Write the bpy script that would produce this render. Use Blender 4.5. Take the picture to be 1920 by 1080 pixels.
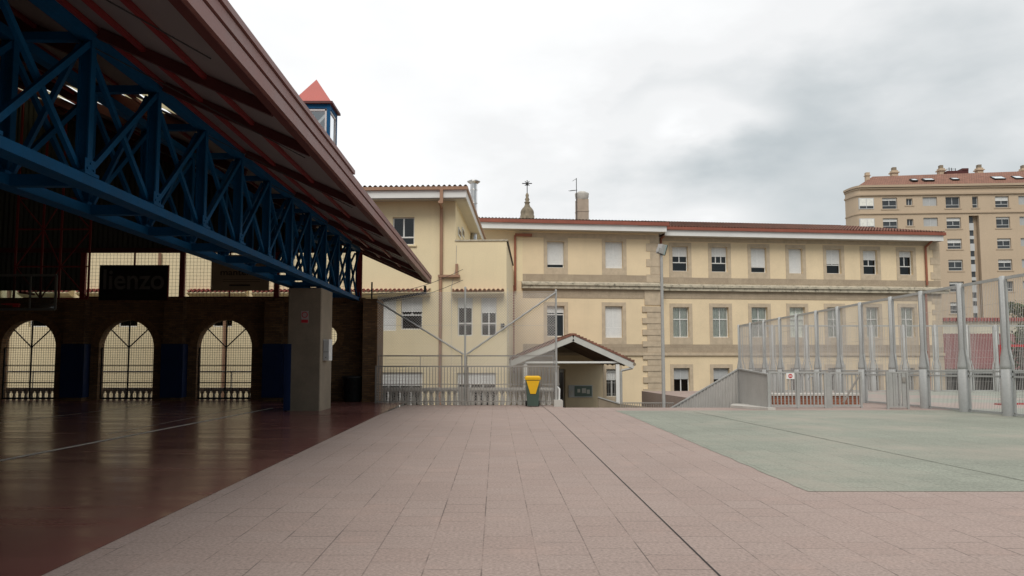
import bpy, math, random
from mathutils import Vector, Matrix
R = math.radians
random.seed(7)
for _o in list(bpy.data.objects): bpy.data.objects.remove(_o)
scn = bpy.context.scene
COL = scn.collection

# ------------------------------------------------------------------ camera
F = 1450.0; TILT = R(4.5); H = 1.45
cam_d = bpy.data.cameras.new("camera"); cam = bpy.data.objects.new("camera", cam_d); COL.objects.link(cam)
cam.location = (0, 0, H); cam.rotation_euler = (R(90) + TILT, 0, 0)
cam_d.sensor_width = 36; cam_d.lens = F / 1920 * 36
cam_d.shift_x = 30 / 1920; cam_d.shift_y = 19 / 1920
cam_d.clip_start = 0.05; cam_d.clip_end = 3000
scn.camera = cam

# ------------------------------------------------------------------ light
SUN_EL, SUN_AZ = R(50), R(186)          # azimuth clockwise from +Y: behind the camera, to the right
w = bpy.data.worlds.new("World"); scn.world = w; w.use_nodes = True
def build_world():
    nt = w.node_tree; N = nt.nodes; L = nt.links
    for n in list(N): N.remove(n)
    out = N.new('ShaderNodeOutputWorld'); mixs = N.new('ShaderNodeMixShader')
    bg1 = N.new('ShaderNodeBackground'); bg2 = N.new('ShaderNodeBackground')
    sky = N.new('ShaderNodeTexSky'); sky.sky_type = 'NISHITA'; sky.sun_disc = False
    sky.sun_elevation = SUN_EL; sky.sun_rotation = SUN_AZ; sky.air_density = 1.2; sky.dust_density = 3
    L.new(sky.outputs[0], bg1.inputs[0]); bg1.inputs[1].default_value = 0.1
    tc = N.new('ShaderNodeTexCoord')
    def math_(op, a, b=None, clamp=False):
        m = N.new('ShaderNodeMath'); m.operation = op; m.use_clamp = clamp
        for i, v in enumerate((a, b)):
            if v is None: continue
            if isinstance(v, (int, float)): m.inputs[i].default_value = v
            else: L.new(v, m.inputs[i])
        return m.outputs[0]
    def noise(scale, detail, loc, rough=.55, zs=2.2):
        mp = N.new('ShaderNodeMapping'); mp.inputs['Scale'].default_value = (1, 1, zs); mp.inputs['Location'].default_value = loc
        L.new(tc.outputs['Generated'], mp.inputs[0])
        n = N.new('ShaderNodeTexNoise'); n.inputs['Scale'].default_value = scale; n.inputs['Detail'].default_value = detail
        n.inputs['Roughness'].default_value = rough
        L.new(mp.outputs[0], n.inputs['Vector']); return n.outputs['Fac']
    sep = N.new('ShaderNodeSeparateXYZ'); L.new(tc.outputs['Generated'], sep.inputs[0])
    n1 = noise(2.6, 5, (.3, .1, .2)); n2 = noise(7, 7, (1.3, 2.1, .7), .5)
    def blob(d, rad, soft, squash=1.0, jit=0.0):
        # soft-edged patch around a direction of the sky
        v = N.new('ShaderNodeVectorMath'); v.operation = 'SUBTRACT'; L.new(tc.outputs['Generated'], v.inputs[0]); v.inputs[1].default_value = d
        v2 = N.new('ShaderNodeVectorMath'); v2.operation = 'MULTIPLY'; L.new(v.outputs[0], v2.inputs[0]); v2.inputs[1].default_value = (1, 1, squash)
        v3 = N.new('ShaderNodeVectorMath'); v3.operation = 'LENGTH'; L.new(v2.outputs[0], v3.inputs[0])
        dd = math_('ADD', v3.outputs['Value'], math_('MULTIPLY', math_('SUBTRACT', n2, .5), jit))
        mr = N.new('ShaderNodeMapRange'); mr.interpolation_type = 'SMOOTHSTEP'
        L.new(dd, mr.inputs[0]); mr.inputs[1].default_value = rad + soft; mr.inputs[2].default_value = rad - soft
        return mr.outputs[0]
    def dirv(px, py):
        v = ray(px, py); return tuple(v.normalized())
    # brightness: bright towards upper left, grey towards the right
    base = math_('ADD', 1.0, math_('MULTIPLY', sep.outputs[0], -.20))
    base = math_('ADD', base, math_('MULTIPLY', math_('SUBTRACT', n1, .5), .28))
    base = math_('ADD', base, math_('MULTIPLY', math_('SUBTRACT', n2, .5), .22))
    base = math_('SUBTRACT', base, math_('MULTIPLY', blob(dirv(1560, 330), .20, .19, 1.6, .25), .32))
    base = math_('SUBTRACT', base, math_('MULTIPLY', blob(dirv(1130, 340), .10, .13, 1.8, .25), .15))
    base = math_('SUBTRACT', base, math_('MULTIPLY', blob(dirv(1900, 110), .18, .2, 1.8, .25), .06))
    base = math_('SUBTRACT', base, math_('MULTIPLY', blob(dirv(1330, 235), .12, .10, 1.6, .2), .07))
    edge = N.new('ShaderNodeMapRange'); edge.interpolation_type = 'SMOOTHSTEP'; zc = dirv(1322, 262)[2]
    L.new(math_('ADD', sep.outputs[2], math_('MULTIPLY', math_('SUBTRACT', n2, .5), .05)), edge.inputs[0]); edge.inputs[1].default_value = zc - .012; edge.inputs[2].default_value = zc + .02
    base = math_('ADD', base, math_('MULTIPLY', math_('MULTIPLY', blob(dirv(1318, 252), .082, .026, 1.7, .17), edge.outputs[0]), .21))
    base = math_('ADD', base, math_('MULTIPLY', blob((.93, .27, .25), .30, .22, 1.0, .1), 1.2))  # invented bright sky patch, out of view, to light the pillar's side
    base = math_('ADD', base, math_('MULTIPLY', blob(dirv(1330, 410), .05, .04, 2.6, .16), .2))
    base = math_('ADD', base, math_('MULTIPLY', blob(dirv(800, 120), .45, .4, 1.0, .2), .12))
    zen = N.new('ShaderNodeMapRange'); L.new(sep.outputs[2], zen.inputs[0]); zen.inputs[1].default_value = .45; zen.inputs[2].default_value = .9; zen.inputs[3].default_value = 0; zen.inputs[4].default_value = .1
    base = math_('ADD', base, zen.outputs[0])
    back = N.new('ShaderNodeMapRange'); L.new(sep.outputs[1], back.inputs[0]); back.inputs[1].default_value = .15; back.inputs[2].default_value = -.4; back.inputs[3].default_value = 0; back.inputs[4].default_value = .45  # sky dimmed out of view behind the camera, to keep the pillar front dark
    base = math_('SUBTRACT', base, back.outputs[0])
    ramp = N.new('ShaderNodeValToRGB'); L.new(base, ramp.inputs[0])
    e = ramp.color_ramp.elements; e[0].position = .3; e[0].color = (.22, .26, .29, 1); e[1].position = .95; e[1].color = (.955, .96, .96, 1)
    m = e.new(.5); m.color = (.475, .53, .555, 1); m = e.new(.66); m.color = (.645, .685, .70, 1)
    L.new(ramp.outputs[0], bg2.inputs[0])
    L.new(math_('MAXIMUM', 1.0, math_('ADD', base, .0)), bg2.inputs[1])
    mixs.inputs[0].default_value = .93
    L.new(bg1.outputs[0], mixs.inputs[1]); L.new(bg2.outputs[0], mixs.inputs[2]); L.new(mixs.outputs[0], out.inputs[0])
def ray(x, y):
    u = x - 930.0; v = 559.0 - y
    return Vector((u, F * math.cos(TILT) - v * math.sin(TILT), F * math.sin(TILT) + v * math.cos(TILT)))
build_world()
sun_d = bpy.data.lights.new("sun", 'SUN'); sun = bpy.data.objects.new("sun", sun_d); COL.objects.link(sun)
sun_d.energy = 2.3; sun_d.angle = R(35); sun_d.color = (1, .95, .88)
sdir = Vector((math.sin(SUN_AZ) * math.cos(SUN_EL), math.cos(SUN_AZ) * math.cos(SUN_EL), math.sin(SUN_EL)))
sun.rotation_euler = sdir.to_track_quat('Z', 'Y').to_euler()
vs = scn.view_settings; vs.view_transform = 'Standard'; vs.look = 'None'; vs.exposure = 0.0; vs.gamma = 1.0; vs.use_curve_mapping = False
scn.cycles.max_bounces = 6; scn.cycles.transparent_max_bounces = 24
scn.cycles.sample_clamp_indirect = 4
scn.cycles.use_denoising = True

# ------------------------------------------------------------------ projection helpers (photo pixel -> place at a real depth)
def at(x, y, D):
    r = ray(x, y); t = D / r.y; return Vector((r.x * t, D, H + r.z * t))
def X(x, D, y=673): return at(x, y, D).x
def Z(y, D, x=930): return at(x, y, D).z
def gpt(x, y, z=0.0):
    r = ray(x, y); t = (z - H) / r.z; return Vector((r.x * t, r.y * t, z))
def g(D): return 0.0 if D < 20 else -.0137 * (D - 20)
class Frame:
    """a facade: origin on the plane, turned by ang; local x along it, local y to the back"""
    def __init__(s, px, D, ang):
        s.a = ang; s.o = Vector((X(px, D), D, 0)); s.ex = Vector((math.cos(ang), math.sin(ang), 0)); s.ey = Vector((-math.sin(ang), math.cos(ang), 0))
    def hit(s, px, py, off=0.0):
        r = ray(px, py); t = (s.o.dot(s.ey) + off) / r.dot(s.ey)
        p = r * t; return (p - s.o).dot(s.ex), H + p.z
    def sx(s, px, off=0.0, py=600): return s.hit(px, py, off)[0]
    def z(s, px, py, off=0.0): return s.hit(px, py, off)[1]
    def side(s, px, py, x0):
        r = ray(px, py); t = (s.o.dot(s.ex) + x0) / r.dot(s.ex)
        p = r * t; return (p - s.o).dot(s.ey), H + p.z

# ------------------------------------------------------------------ materials
def nodes_of(name):
    m = bpy.data.materials.new(name); m.use_nodes = True
    nt = m.node_tree; return m, nt, nt.nodes, nt.links, nt.nodes['Principled BSDF']
def c4(c, k=1.0): return (min(c[0] * k, 1), min(c[1] * k, 1), min(c[2] * k, 1), 1)
def add_noise(N, L, vec, scale, detail=6, rough=.6):
    n = N.new('ShaderNodeTexNoise'); n.inputs['Scale'].default_value = scale; n.inputs['Detail'].default_value = detail; n.inputs['Roughness'].default_value = rough
    L.new(vec, n.inputs['Vector']); return n.outputs['Fac']
def mixc(N, L, fac, a, b, mode='MIX'):
    m = N.new('ShaderNodeMix'); m.data_type = 'RGBA'; m.blend_type = mode
    for i, v in ((0, fac), (6, a), (7, b)):
        if isinstance(v, (int, float)): m.inputs[i].default_value = v
        elif isinstance(v, tuple): m.inputs[i].default_value = v
        else: L.new(v, m.inputs[i])
    return m.outputs[2]
def remap(N, L, v, a, b, c=0.0, d=1.0):
    m = N.new('ShaderNodeMapRange'); L.new(v, m.inputs[0])
    for i, q in enumerate((a, b, c, d)): m.inputs[i + 1].default_value = q
    return m.outputs[0]
def bump(N, L, P, h, strength, dist=.01):
    b = N.new('ShaderNodeBump'); b.inputs['Strength'].default_value = strength; b.inputs['Distance'].default_value = dist
    L.new(h, b.inputs['Height']); L.new(b.outputs[0], P.inputs['Normal'])
def mapped(N, L, scale=(1, 1, 1), loc=(0, 0, 0)):
    tc = N.new('ShaderNodeTexCoord'); mp = N.new('ShaderNodeMapping')
    mp.inputs['Scale'].default_value = scale; mp.inputs['Location'].default_value = loc
    L.new(tc.outputs['Object'], mp.inputs[0]); return mp.outputs[0]
def paint(name, col, rough=.6, var=.12, scale=2.0, metal=0.0, fine=60, fb=.15, streak=0.0, stain=None, spec=.4):
    """plain surface with cloudy variation, fine grain and (optional) rain streaks or stains"""
    m, nt, N, L, P = nodes_of(name)
    v = mapped(N, L)
    n = add_noise(N, L, v, scale); f = add_noise(N, L, v, fine, 3)
    c = mixc(N, L, remap(N, L, n, .3, .7), c4(col, 1 - var), c4(col, 1 + var))
    c = mixc(N, L, remap(N, L, f, .3, .7), c, mixc(N, L, 1.0, c, c4((.88, .88, .88)), 'MULTIPLY'))
    if streak:
        sv = mapped(N, L, (1.6, 1.6, .2)); sn = add_noise(N, L, sv, 1.0, 7, .65)
        c = mixc(N, L, remap(N, L, sn, .52, .78, 0, streak), c, c4((.16, .14, .11)))
    if stain:
        st = add_noise(N, L, v, stain[1], 8, .7)
        c = mixc(N, L, remap(N, L, st, stain[2], stain[3], 0, stain[4]), c, c4(stain[0]))
    L.new(c, P.inputs['Base Color']); P.inputs['Metallic'].default_value = metal
    L.new(remap(N, L, n, .3, .7, max(rough - .08, .02), min(rough + .08, 1)), P.inputs['Roughness'])
    P.inputs['Specular IOR Level'].default_value = spec
    bump(N, L, P, f, fb)
    return m
def bricks(name, c1, c2, mortar, bw, rh, ms, axes, offset=.5, rough=.85, var=.25, scale=1.5, loc=(0, 0), bstr=.5, blotch=None, grain=90):
    m, nt, N, L, P = nodes_of(name)
    tc = N.new('ShaderNodeTexCoord'); sp = N.new('ShaderNodeSeparateXYZ'); L.new(tc.outputs['Object'], sp.inputs[0])
    cb = N.new('ShaderNodeCombineXYZ')
    def axis(expr):
        if len(expr) == 1: return sp.outputs['xyz'.index(expr)]
        a = N.new('ShaderNodeMath'); a.operation = 'ADD'; L.new(sp.outputs['xyz'.index(expr[0])], a.inputs[0]); L.new(sp.outputs['xyz'.index(expr[1])], a.inputs[1]); return a.outputs[0]
    for i in range(2):
        a = N.new('ShaderNodeMath'); a.operation = 'ADD'; L.new(axis(axes[i]), a.inputs[0]); a.inputs[1].default_value = loc[i]; L.new(a.outputs[0], cb.inputs[i])
    b = N.new('ShaderNodeTexBrick'); L.new(cb.outputs[0], b.inputs['Vector'])
    b.inputs['Scale'].default_value = 1; b.inputs['Brick Width'].default_value = bw; b.inputs['Row Height'].default_value = rh
    b.inputs['Mortar Size'].default_value = ms; b.inputs['Mortar Smooth'].default_value = .15; b.offset = offset; b.inputs['Bias'].default_value = 0
    b.inputs['Color1'].default_value = c4(c1); b.inputs['Color2'].default_value = c4(c2); b.inputs['Mortar'].default_value = c4(mortar)
    n = add_noise(N, L, tc.outputs['Object'], scale, 8, .65); f = add_noise(N, L, tc.outputs['Object'], grain, 4, .7)
    if name.endswith('paving'):
        wj = add_noise(N, L, tc.outputs['Object'], 1.1, 5, .7); L.new(mixc(N, L, remap(N, L, wj, .40, .58), c4(mortar, .68), c4(c2, .95)), b.inputs['Mortar'])
    c = mixc(N, L, 1.0, b.outputs['Color'], mixc(N, L, remap(N, L, n, .3, .7), c4((1 - var,) * 3), c4((1,) * 3)), 'MULTIPLY')
    c = mixc(N, L, 1.0, c, mixc(N, L, remap(N, L, f, .35, .65), c4((.62,) * 3), c4((1,) * 3)), 'MULTIPLY')
    if blotch:
        st = add_noise(N, L, tc.outputs['Object'], blotch[1], 6, .6)
        c = mixc(N, L, remap(N, L, st, blotch[2], blotch[3], 0, blotch[4]), c, c4(blotch[0]))
    L.new(c, P.inputs['Base Color']); P.inputs['Roughness'].default_value = rough; P.inputs['Specular IOR Level'].default_value = .3
    inv = N.new('ShaderNodeMath'); inv.operation = 'SUBTRACT'; inv.inputs[0].default_value = 1; L.new(b.outputs['Fac'], inv.inputs[1])
    ad = N.new('ShaderNodeMath'); ad.operation = 'ADD'; L.new(inv.outputs[0], ad.inputs[0])
    k = N.new('ShaderNodeMath'); k.operation = 'MULTIPLY'; L.new(f, k.inputs[0]); k.inputs[1].default_value = .4; L.new(k.outputs[0], ad.inputs[1])
    bump(N, L, P, ad.outputs[0], bstr, .006)
    return m
def glass(name, tint=(.8, .85, .85), clear=.55, rough=.03):
    m, nt, N, L, P = nodes_of(name); N.remove(P)
    out = N['Material Output']; tr = N.new('ShaderNodeBsdfTransparent'); gl = N.new('ShaderNodeBsdfGlossy'); mx = N.new('ShaderNodeMixShader'); fr = N.new('ShaderNodeFresnel')
    tr.inputs[0].default_value = c4(tint); gl.inputs['Roughness'].default_value = rough; gl.inputs[0].default_value = (.9, .93, .95, 1); fr.inputs[0].default_value = 1.5
    L.new(remap(N, L, fr.outputs[0], 0, 1, 1 - clear - .32, 1), mx.inputs[0]); L.new(tr.outputs[0], mx.inputs[1]); L.new(gl.outputs[0], mx.inputs[2]); L.new(mx.outputs[0], out.inputs[0])
    return m
M = {}
M['paving'] = bricks('pink_paving', (.42, .328, .288), (.408, .312, .272), (.26, .20, .175), .4, .4, .0055, ('y', 'x'), .5, .8, .14, .35, (.13, .1), .35, ((.44, .31, .26), 1.3, .56, .76, .4), 38)
M['green'] = bricks('green_paving', (.335, .352, .288), (.312, .328, .268), (.20, .205, .17), .4, .4, .005, ('y', 'x'), .5, .78, .22, .3, (.13, .1), .3, ((.325, .29, .24), .38, .47, .66, .65), 30)
M['hall_floor'] = None
M['court'] = paint('court_floor', (.30, .32, .27), .8, .12, .3, stain=((.40, .29, .26), .09, .5, .54, .7))
M['joint'] = paint('joint_dark', (.035, .03, .03), .9)
M['joint_grey'] = paint('joint_grey', (.20, .205, .17), .9, .4, 2)
M['earth'] = paint('earth', (.16, .15, .13), .95, .2, .05)
M['concrete'] = paint('concrete', (.25, .205, .15), .9, .18, 1.5, fine=35, fb=.4, streak=.35)
M['concrete_light'] = paint('pale_concrete', (.50, .48, .44), .9, .15, 2.5, fine=40, fb=.3, stain=((.2, .19, .16), 3, .55, .8, .5))
M['plaster'] = paint('cream_plaster', (.79, .67, .44), .92, .05, .5, fine=25, fb=.2, streak=.09, stain=((.55, .46, .30), .7, .58, .85, .35))
M['ochre'] = paint('ochre_plaster', (.77, .625, .42), .92, .06, .6, fine=25, fb=.15, streak=.09)
M['stone'] = bricks('granite_blocks', (.54, .44, .32), (.485, .39, .285), (.37, .295, .21), 1.15, .48, .006, ('xy', 'z'), .5, .9, .22, 2.2, (.3, .12), .4, ((.32, .26, .2), 1.3, .55, .8, .5), 45)
M['stone_plain'] = paint('granite_dressed', (.52, .425, .31), .9, .13, 3, fine=45, fb=.3, streak=.15)
M['spire'] = paint('spire_stone', (.24, .20, .145), .95, .25, 1.5, fine=20, fb=.5, stain=((.07, .065, .045), 2.0, .5, .7, .8))
M['tanconc'] = paint('chimney_render', (.42, .34, .27), .95, .12, 2, streak=.25)
M['stone_dirty'] = paint('granite_weathered', (.50, .45, .35), .95, .2, 3, fine=30, fb=.5, stain=((.09, .085, .07), 3.2, .52, .66, .85))
M['white'] = paint('white_paint', (.72, .72, .70), .5, .04, 1, fine=30, fb=.05, streak=.05)
M['soffit'] = paint('soffit_board', (.56, .53, .47), .7, .05, 1)
M['shutter'] = paint('shutter_white', (.74, .74, .72), .5, .04, 4)
M['grey_blind'] = paint('blind_grey', (.42, .43, .43), .6, .05, 2)
M['gutter'] = paint('gutter_maroon', (.27, .085, .055), .55, .12, 1.5)
M['gutter_brown'] = paint('gutter_brown', (.33, .19, .12), .55, .1, 1.5)
M['pipe_red'] = paint('pipe_rust', (.30, .11, .065), .6, .14, 2)
M['tile'] = paint('clay_tiles', (.22, .10, .07), .9, .35, 2.5, fine=9, fb=.4, stain=((.09, .065, .05), 2.2, .45, .68, .75))
M['tile_old'] = paint('clay_tiles_old', (.15, .09, .06), .95, .35, 3, fine=9, fb=.4, stain=((.30, .22, .06), 1.3, .6, .75, .5))
M['tile_red'] = paint('awning_tiles', (.33, .085, .075), .8, .15, 3)
M['glass'] = glass('window_glass', (.7, .75, .75), .665)
M['glass_clear'] = glass('curtained_glass', (.92, .95, .93), .665)
M['glass_dark'] = paint('far_glass', (.05, .055, .06), .12, .3, .6, spec=.6)
M['clear'] = glass('turret_glass', (.85, .92, .93), .42, .05)
M['curtain'] = paint('curtain', (.80, .80, .74), .9, .12, 4)
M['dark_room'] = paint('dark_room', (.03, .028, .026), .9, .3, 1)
M['blue'] = paint('blue_steel', (.003, .076, .19), .6, .15, 2, fine=20, fb=.06, stain=((.008, .04, .075), 3, .58, .85, .5), spec=.15)
M['maroon'] = paint('maroon_steel', (.085, .02, .018), .55, .2, 2)
M['red'] = paint('red_steel', (.20, .022, .022), .5, .15, 2)
M['fascia'] = paint('fascia_metal', (.215, .098, .085), .5, .12, 1.2, fine=30, fb=.08, streak=.15)
M['roof_panel'] = paint('roof_panel', (.30, .28, .275), .6, .12, .8)
M['roof_top'] = paint('roof_sheet', (.32, .10, .07), .6, .12, .8)
M['brick'] = bricks('brown_brick', (.40, .225, .105), (.22, .125, .065), (.15, .12, .09), .24, .062, .008, ('xy', 'z'), .5, .9, .35, 1.8, (0, 0), .6)
M['ring'] = paint('brick_ring', (.24, .135, .065), .9, .4, 8)
M['cladding'] = paint('cladding', (.05, .055, .047), .6, .12, .8)
M['iron'] = paint('dark_iron', (.02, .02, .02), .6, .2, 3)
M['black'] = paint('black_board', (.006, .006, .006), .7, .1, 2)
M['grey_text'] = paint('grey_print', (.13, .125, .12), .7)
M['tan'] = paint('tan_board', (.36, .28, .185), .8, .08, 1)
M['dark_text'] = paint('dark_print', (.06, .045, .035), .8)
M['pad'] = paint('blue_pad', (.003, .022, .09), .55, .1, 2)
M['galv'] = paint('grey_steel', (.36, .36, .345), .42, .08, 2, fine=20, fb=.05, stain=((.2, .2, .19), 3, .6, .85, .5), spec=.5)
M['galv_dark'] = paint('grey_steel_rails', (.29, .27, .245), .5, .1, 2)
M['post'] = paint('post_steel', (.40, .41, .40), .38, .08, 1.5, fine=20, fb=.05, streak=.12, spec=.5)
M['guard'] = paint('guard_sheet', (.42, .405, .38), .5, .08, 1.5, streak=.12)
M['wire'] = paint('wire', (.46, .44, .42), .45, .1, 2)
M['wire_dark'] = paint('wire_dark', (.05, .045, .04), .6, .1, 2)
M['flue'] = paint('flue_steel', (.52, .52, .52), .3, .2, 2, metal=.9)
M['sandstone'] = paint('apartment_stone', (.52, .41, .295), .9, .07, .15, fine=8, fb=.2, streak=.12)
M['sandband'] = paint('apartment_band', (.46, .36, .26), .9, .08, .2)
M['aluminium'] = paint('aluminium', (.55, .56, .56), .45, .05, 1)
M['bin_green'] = paint('bin_green', (.055, .085, .068), .45, .08, 3)
M['bin_yellow'] = paint('bin_yellow', (.75, .43, .012), .42, .06, 3)
M['rubber'] = paint('rubber', (.015, .015, .015), .8)
M['bin_dark'] = paint('bin_dark', (.012, .016, .015), .3, .1, 2)
M['red_sign'] = paint('sign_red', (.50, .02, .03), .5)
M['white_sign'] = paint('sign_white', (.78, .77, .74), .5)
M['pink_sign'] = paint('sign_faded', (.42, .34, .33), .6)
M['goal_red'] = paint('goal_red', (.42, .02, .025), .4)
M['board'] = paint('backboard', (.20, .19, .17), .4)
M['leaf'] = paint('leaves', (.062, .085, .025), .7, .5, .8)
M['bark'] = paint('bark', (.10, .07, .05), .9, .3, 3)
M['terracotta'] = paint('terracotta', (.40, .14, .075), .85, .2, 2)
M['wood_soffit'] = paint('porch_soffit', (.17, .115, .08), .8, .2, 2)
M['paper'] = paint('paper', (.6, .58, .52), .8)
M['notice'] = paint('notice_green', (.14, .19, .16), .5, .1, 2)
M['lens'] = paint('lamp_glass', (.32, .40, .38), .15, .1, 2, spec=.7)
def hall_floor_mat():
    m, nt, N, L, P = nodes_of('polished_hall_floor')
    v = mapped(N, L); n = add_noise(N, L, v, .35, 6); f = add_noise(N, L, v, 30, 4); sw = add_noise(N, L, mapped(N, L, (.25, 2.2, 1)), 1.2, 6)
    c = mixc(N, L, remap(N, L, n, .35, .7), c4((.12, .047, .042)), c4((.20, .088, .077)))
    c = mixc(N, L, remap(N, L, sw, .45, .75, 0, .5), c, c4((.20, .060, .052)))
    L.new(c, P.inputs['Base Color']); L.new(remap(N, L, sw, .3, .7, .15, .30), P.inputs['Roughness']); P.inputs['Specular IOR Level'].default_value = .34
    bump(N, L, P, f, .05); M['hall_floor'] = m
hall_floor_mat()
def translucent_mat():
    m, nt, N, L, P = nodes_of('translucent_sheet'); N.remove(P); out = N['Material Output']
    t = N.new('ShaderNodeBsdfTranslucent'); d = N.new('ShaderNodeBsdfDiffuse'); mx = N.new('ShaderNodeMixShader')
    t.inputs[0].default_value = (.40, .35, .21, 1); d.inputs[0].default_value = (.6, .55, .4, 1); mx.inputs[0].default_value = .2
    L.new(t.outputs[0], mx.inputs[1]); L.new(d.outputs[0], mx.inputs[2]); L.new(mx.outputs[0], out.inputs[0]); M['translucent'] = m
translucent_mat()

# ------------------------------------------------------------------ object helpers
WORLD = {}                                   # thing -> True when its children are given in world coordinates
def root_of(o):
    while o.parent: o = o.parent
    return o
class MB:
    def __init__(s): s.v = []; s.f = []; s.sm = []
    def face(s, pts, smooth=False):
        i = len(s.v); s.v += [tuple(p) for p in pts]; s.f.append(tuple(range(i, i + len(pts)))); s.sm.append(smooth)
    def hexa(s, c):
        i = len(s.v); s.v += [tuple(p) for p in c]
        for q in ((0, 3, 2, 1), (4, 5, 6, 7), (0, 1, 5, 4), (1, 2, 6, 5), (2, 3, 7, 6), (3, 0, 4, 7)):
            s.f.append(tuple(i + k for k in q)); s.sm.append(False)
        return s
    def box(s, x0, x1, y0, y1, z0, z1):
        if x0 > x1: x0, x1 = x1, x0
        if y0 > y1: y0, y1 = y1, y0
        if z0 > z1: z0, z1 = z1, z0
        return s.hexa([(x0, y0, z0), (x1, y0, z0), (x1, y1, z0), (x0, y1, z0), (x0, y0, z1), (x1, y0, z1), (x1, y1, z1), (x0, y1, z1)])
    def bar(s, p, q, wd, ht, up=(0, 0, 1)):
        p, q = Vector(p), Vector(q); d = (q - p).normalized(); u = Vector(up)
        if abs(d.dot(u)) > .99: u = Vector((0, 1, 0))
        a = d.cross(u).normalized() * wd / 2; b = a.cross(d).normalized() * ht / 2
        return s.hexa([p - a - b, p + a - b, p + a + b, p - a + b, q - a - b, q + a - b, q + a + b, q - a + b])
    def tube(s, p, q, r, n=8, r2=None, caps=True, smooth=True):
        p, q = Vector(p), Vector(q); r2 = r if r2 is None else r2; d = (q - p).normalized()
        u = Vector((0, 0, 1)) if abs(d.z) < .95 else Vector((1, 0, 0))
        a = d.cross(u).normalized(); b = d.cross(a).normalized(); i = len(s.v)
        for k in range(n):
            t = 2 * math.pi * k / n; o = a * math.cos(t) + b * math.sin(t); s.v.append(tuple(p + o * r)); s.v.append(tuple(q + o * r2))
        for k in range(n):
            k2 = (k + 1) % n; s.f.append((i + 2 * k, i + 2 * k2, i + 2 * k2 + 1, i + 2 * k + 1)); s.sm.append(smooth and n > 5)
        if caps:
            s.face([s.v[i + 2 * k] for k in range(n)][::-1]); s.face([s.v[i + 2 * k + 1] for k in range(n)])
        return s
    def path(s, pts, r, n=8):
        for a, b in zip(pts, pts[1:]): s.tube(a, b, r, n)
        return s
    def lathe(s, prof, c=(0, 0, 0), n=16):
        i = len(s.v); m = len(prof)
        for k in range(n):
            t = 2 * math.pi * k / n
            for r, z in prof: s.v.append((c[0] + r * math.cos(t), c[1] + r * math.sin(t), c[2] + z))
        for k in range(n):
            k2 = (k + 1) % n
            for j in range(m - 1):
                s.f.append((i + k * m + j, i + k2 * m + j, i + k2 * m + j + 1, i + k * m + j + 1)); s.sm.append(True)
        s.face([s.v[i + k * m] for k in range(n)][::-1]); s.face([s.v[i + k * m + m - 1] for k in range(n)])
        return s
    def prism(s, pts, vec):
        v = Vector(vec); n = len(pts); i = len(s.v); pts = [Vector(p) for p in pts]
        s.v += [tuple(p) for p in pts] + [tuple(p + v) for p in pts]
        s.f.append(tuple(i + k for k in range(n))[::-1]); s.f.append(tuple(i + n + k for k in range(n)))
        for k in range(n): s.f.append((i + k, i + (k + 1) % n, i + n + (k + 1) % n, i + n + k))
        s.sm += [False] * (n + 2); return s
    def build(s, name, mat, parent=None, label=None):
        me = bpy.data.meshes.new(name); vv = s.v
        if parent is not None:
            rt = root_of(parent)
            if WORLD.get(rt.name): o = rt.location; vv = [(a - o.x, b - o.y, c - o.z) for a, b, c in s.v]
        me.from_pydata(vv, [], s.f); me.polygons.foreach_set('use_smooth', s.sm); me.update()
        import bmesh
        bm = bmesh.new(); bm.from_mesh(me); bmesh.ops.recalc_face_normals(bm, faces=bm.faces) if len(s.f) < 20000 else None; bm.to_mesh(me); bm.free()
        me.materials.append(M[mat] if isinstance(mat, str) else mat)
        ob = bpy.data.objects.new(name, me); COL.objects.link(ob)
        if parent is not None: ob.parent = parent
        if label: ob['label'] = label
        return ob
def thing(name, label, cat, loc=(0, 0, 0), rz=0.0, group=None, world=True):
    o = bpy.data.objects.new(name, None); COL.objects.link(o); o.location = loc; o.rotation_euler = (0, 0, rz); o.empty_display_size = .3
    o['label'] = label; o['category'] = cat
    if group: o['group'] = group
    WORLD[o.name] = world; return o
def tag(o, label, cat, group=None):
    o['label'] = label; o['category'] = cat
    if group: o['group'] = group
    return o
def struct(name, mb, mat):
    o = mb.build(name, mat); o['kind'] = 'structure'; return o
def lettering(txt, size, loc, mat, parent, sx=1.0, rot=(R(90), 0, 0), bold=0.0):
    cu = bpy.data.curves.new('lettering', 'FONT'); cu.body = txt; cu.size = size; cu.extrude = .004; cu.offset = bold; cu.align_x = 'CENTER'
    ob = bpy.data.objects.new('tmp_text', cu); COL.objects.link(ob)
    dg = bpy.context.evaluated_depsgraph_get(); me = bpy.data.meshes.new_from_object(ob.evaluated_get(dg)); bpy.data.objects.remove(ob)
    o = bpy.data.objects.new('lettering', me); COL.objects.link(o); me.materials.clear(); me.materials.append(M[mat])
    rt = root_of(parent); base = rt.location if WORLD.get(rt.name) else Vector((0, 0, 0))
    o.location = Vector(loc) - base; o.rotation_euler = rot; o.scale = (sx, 1, 1); o.parent = parent; return o
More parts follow.
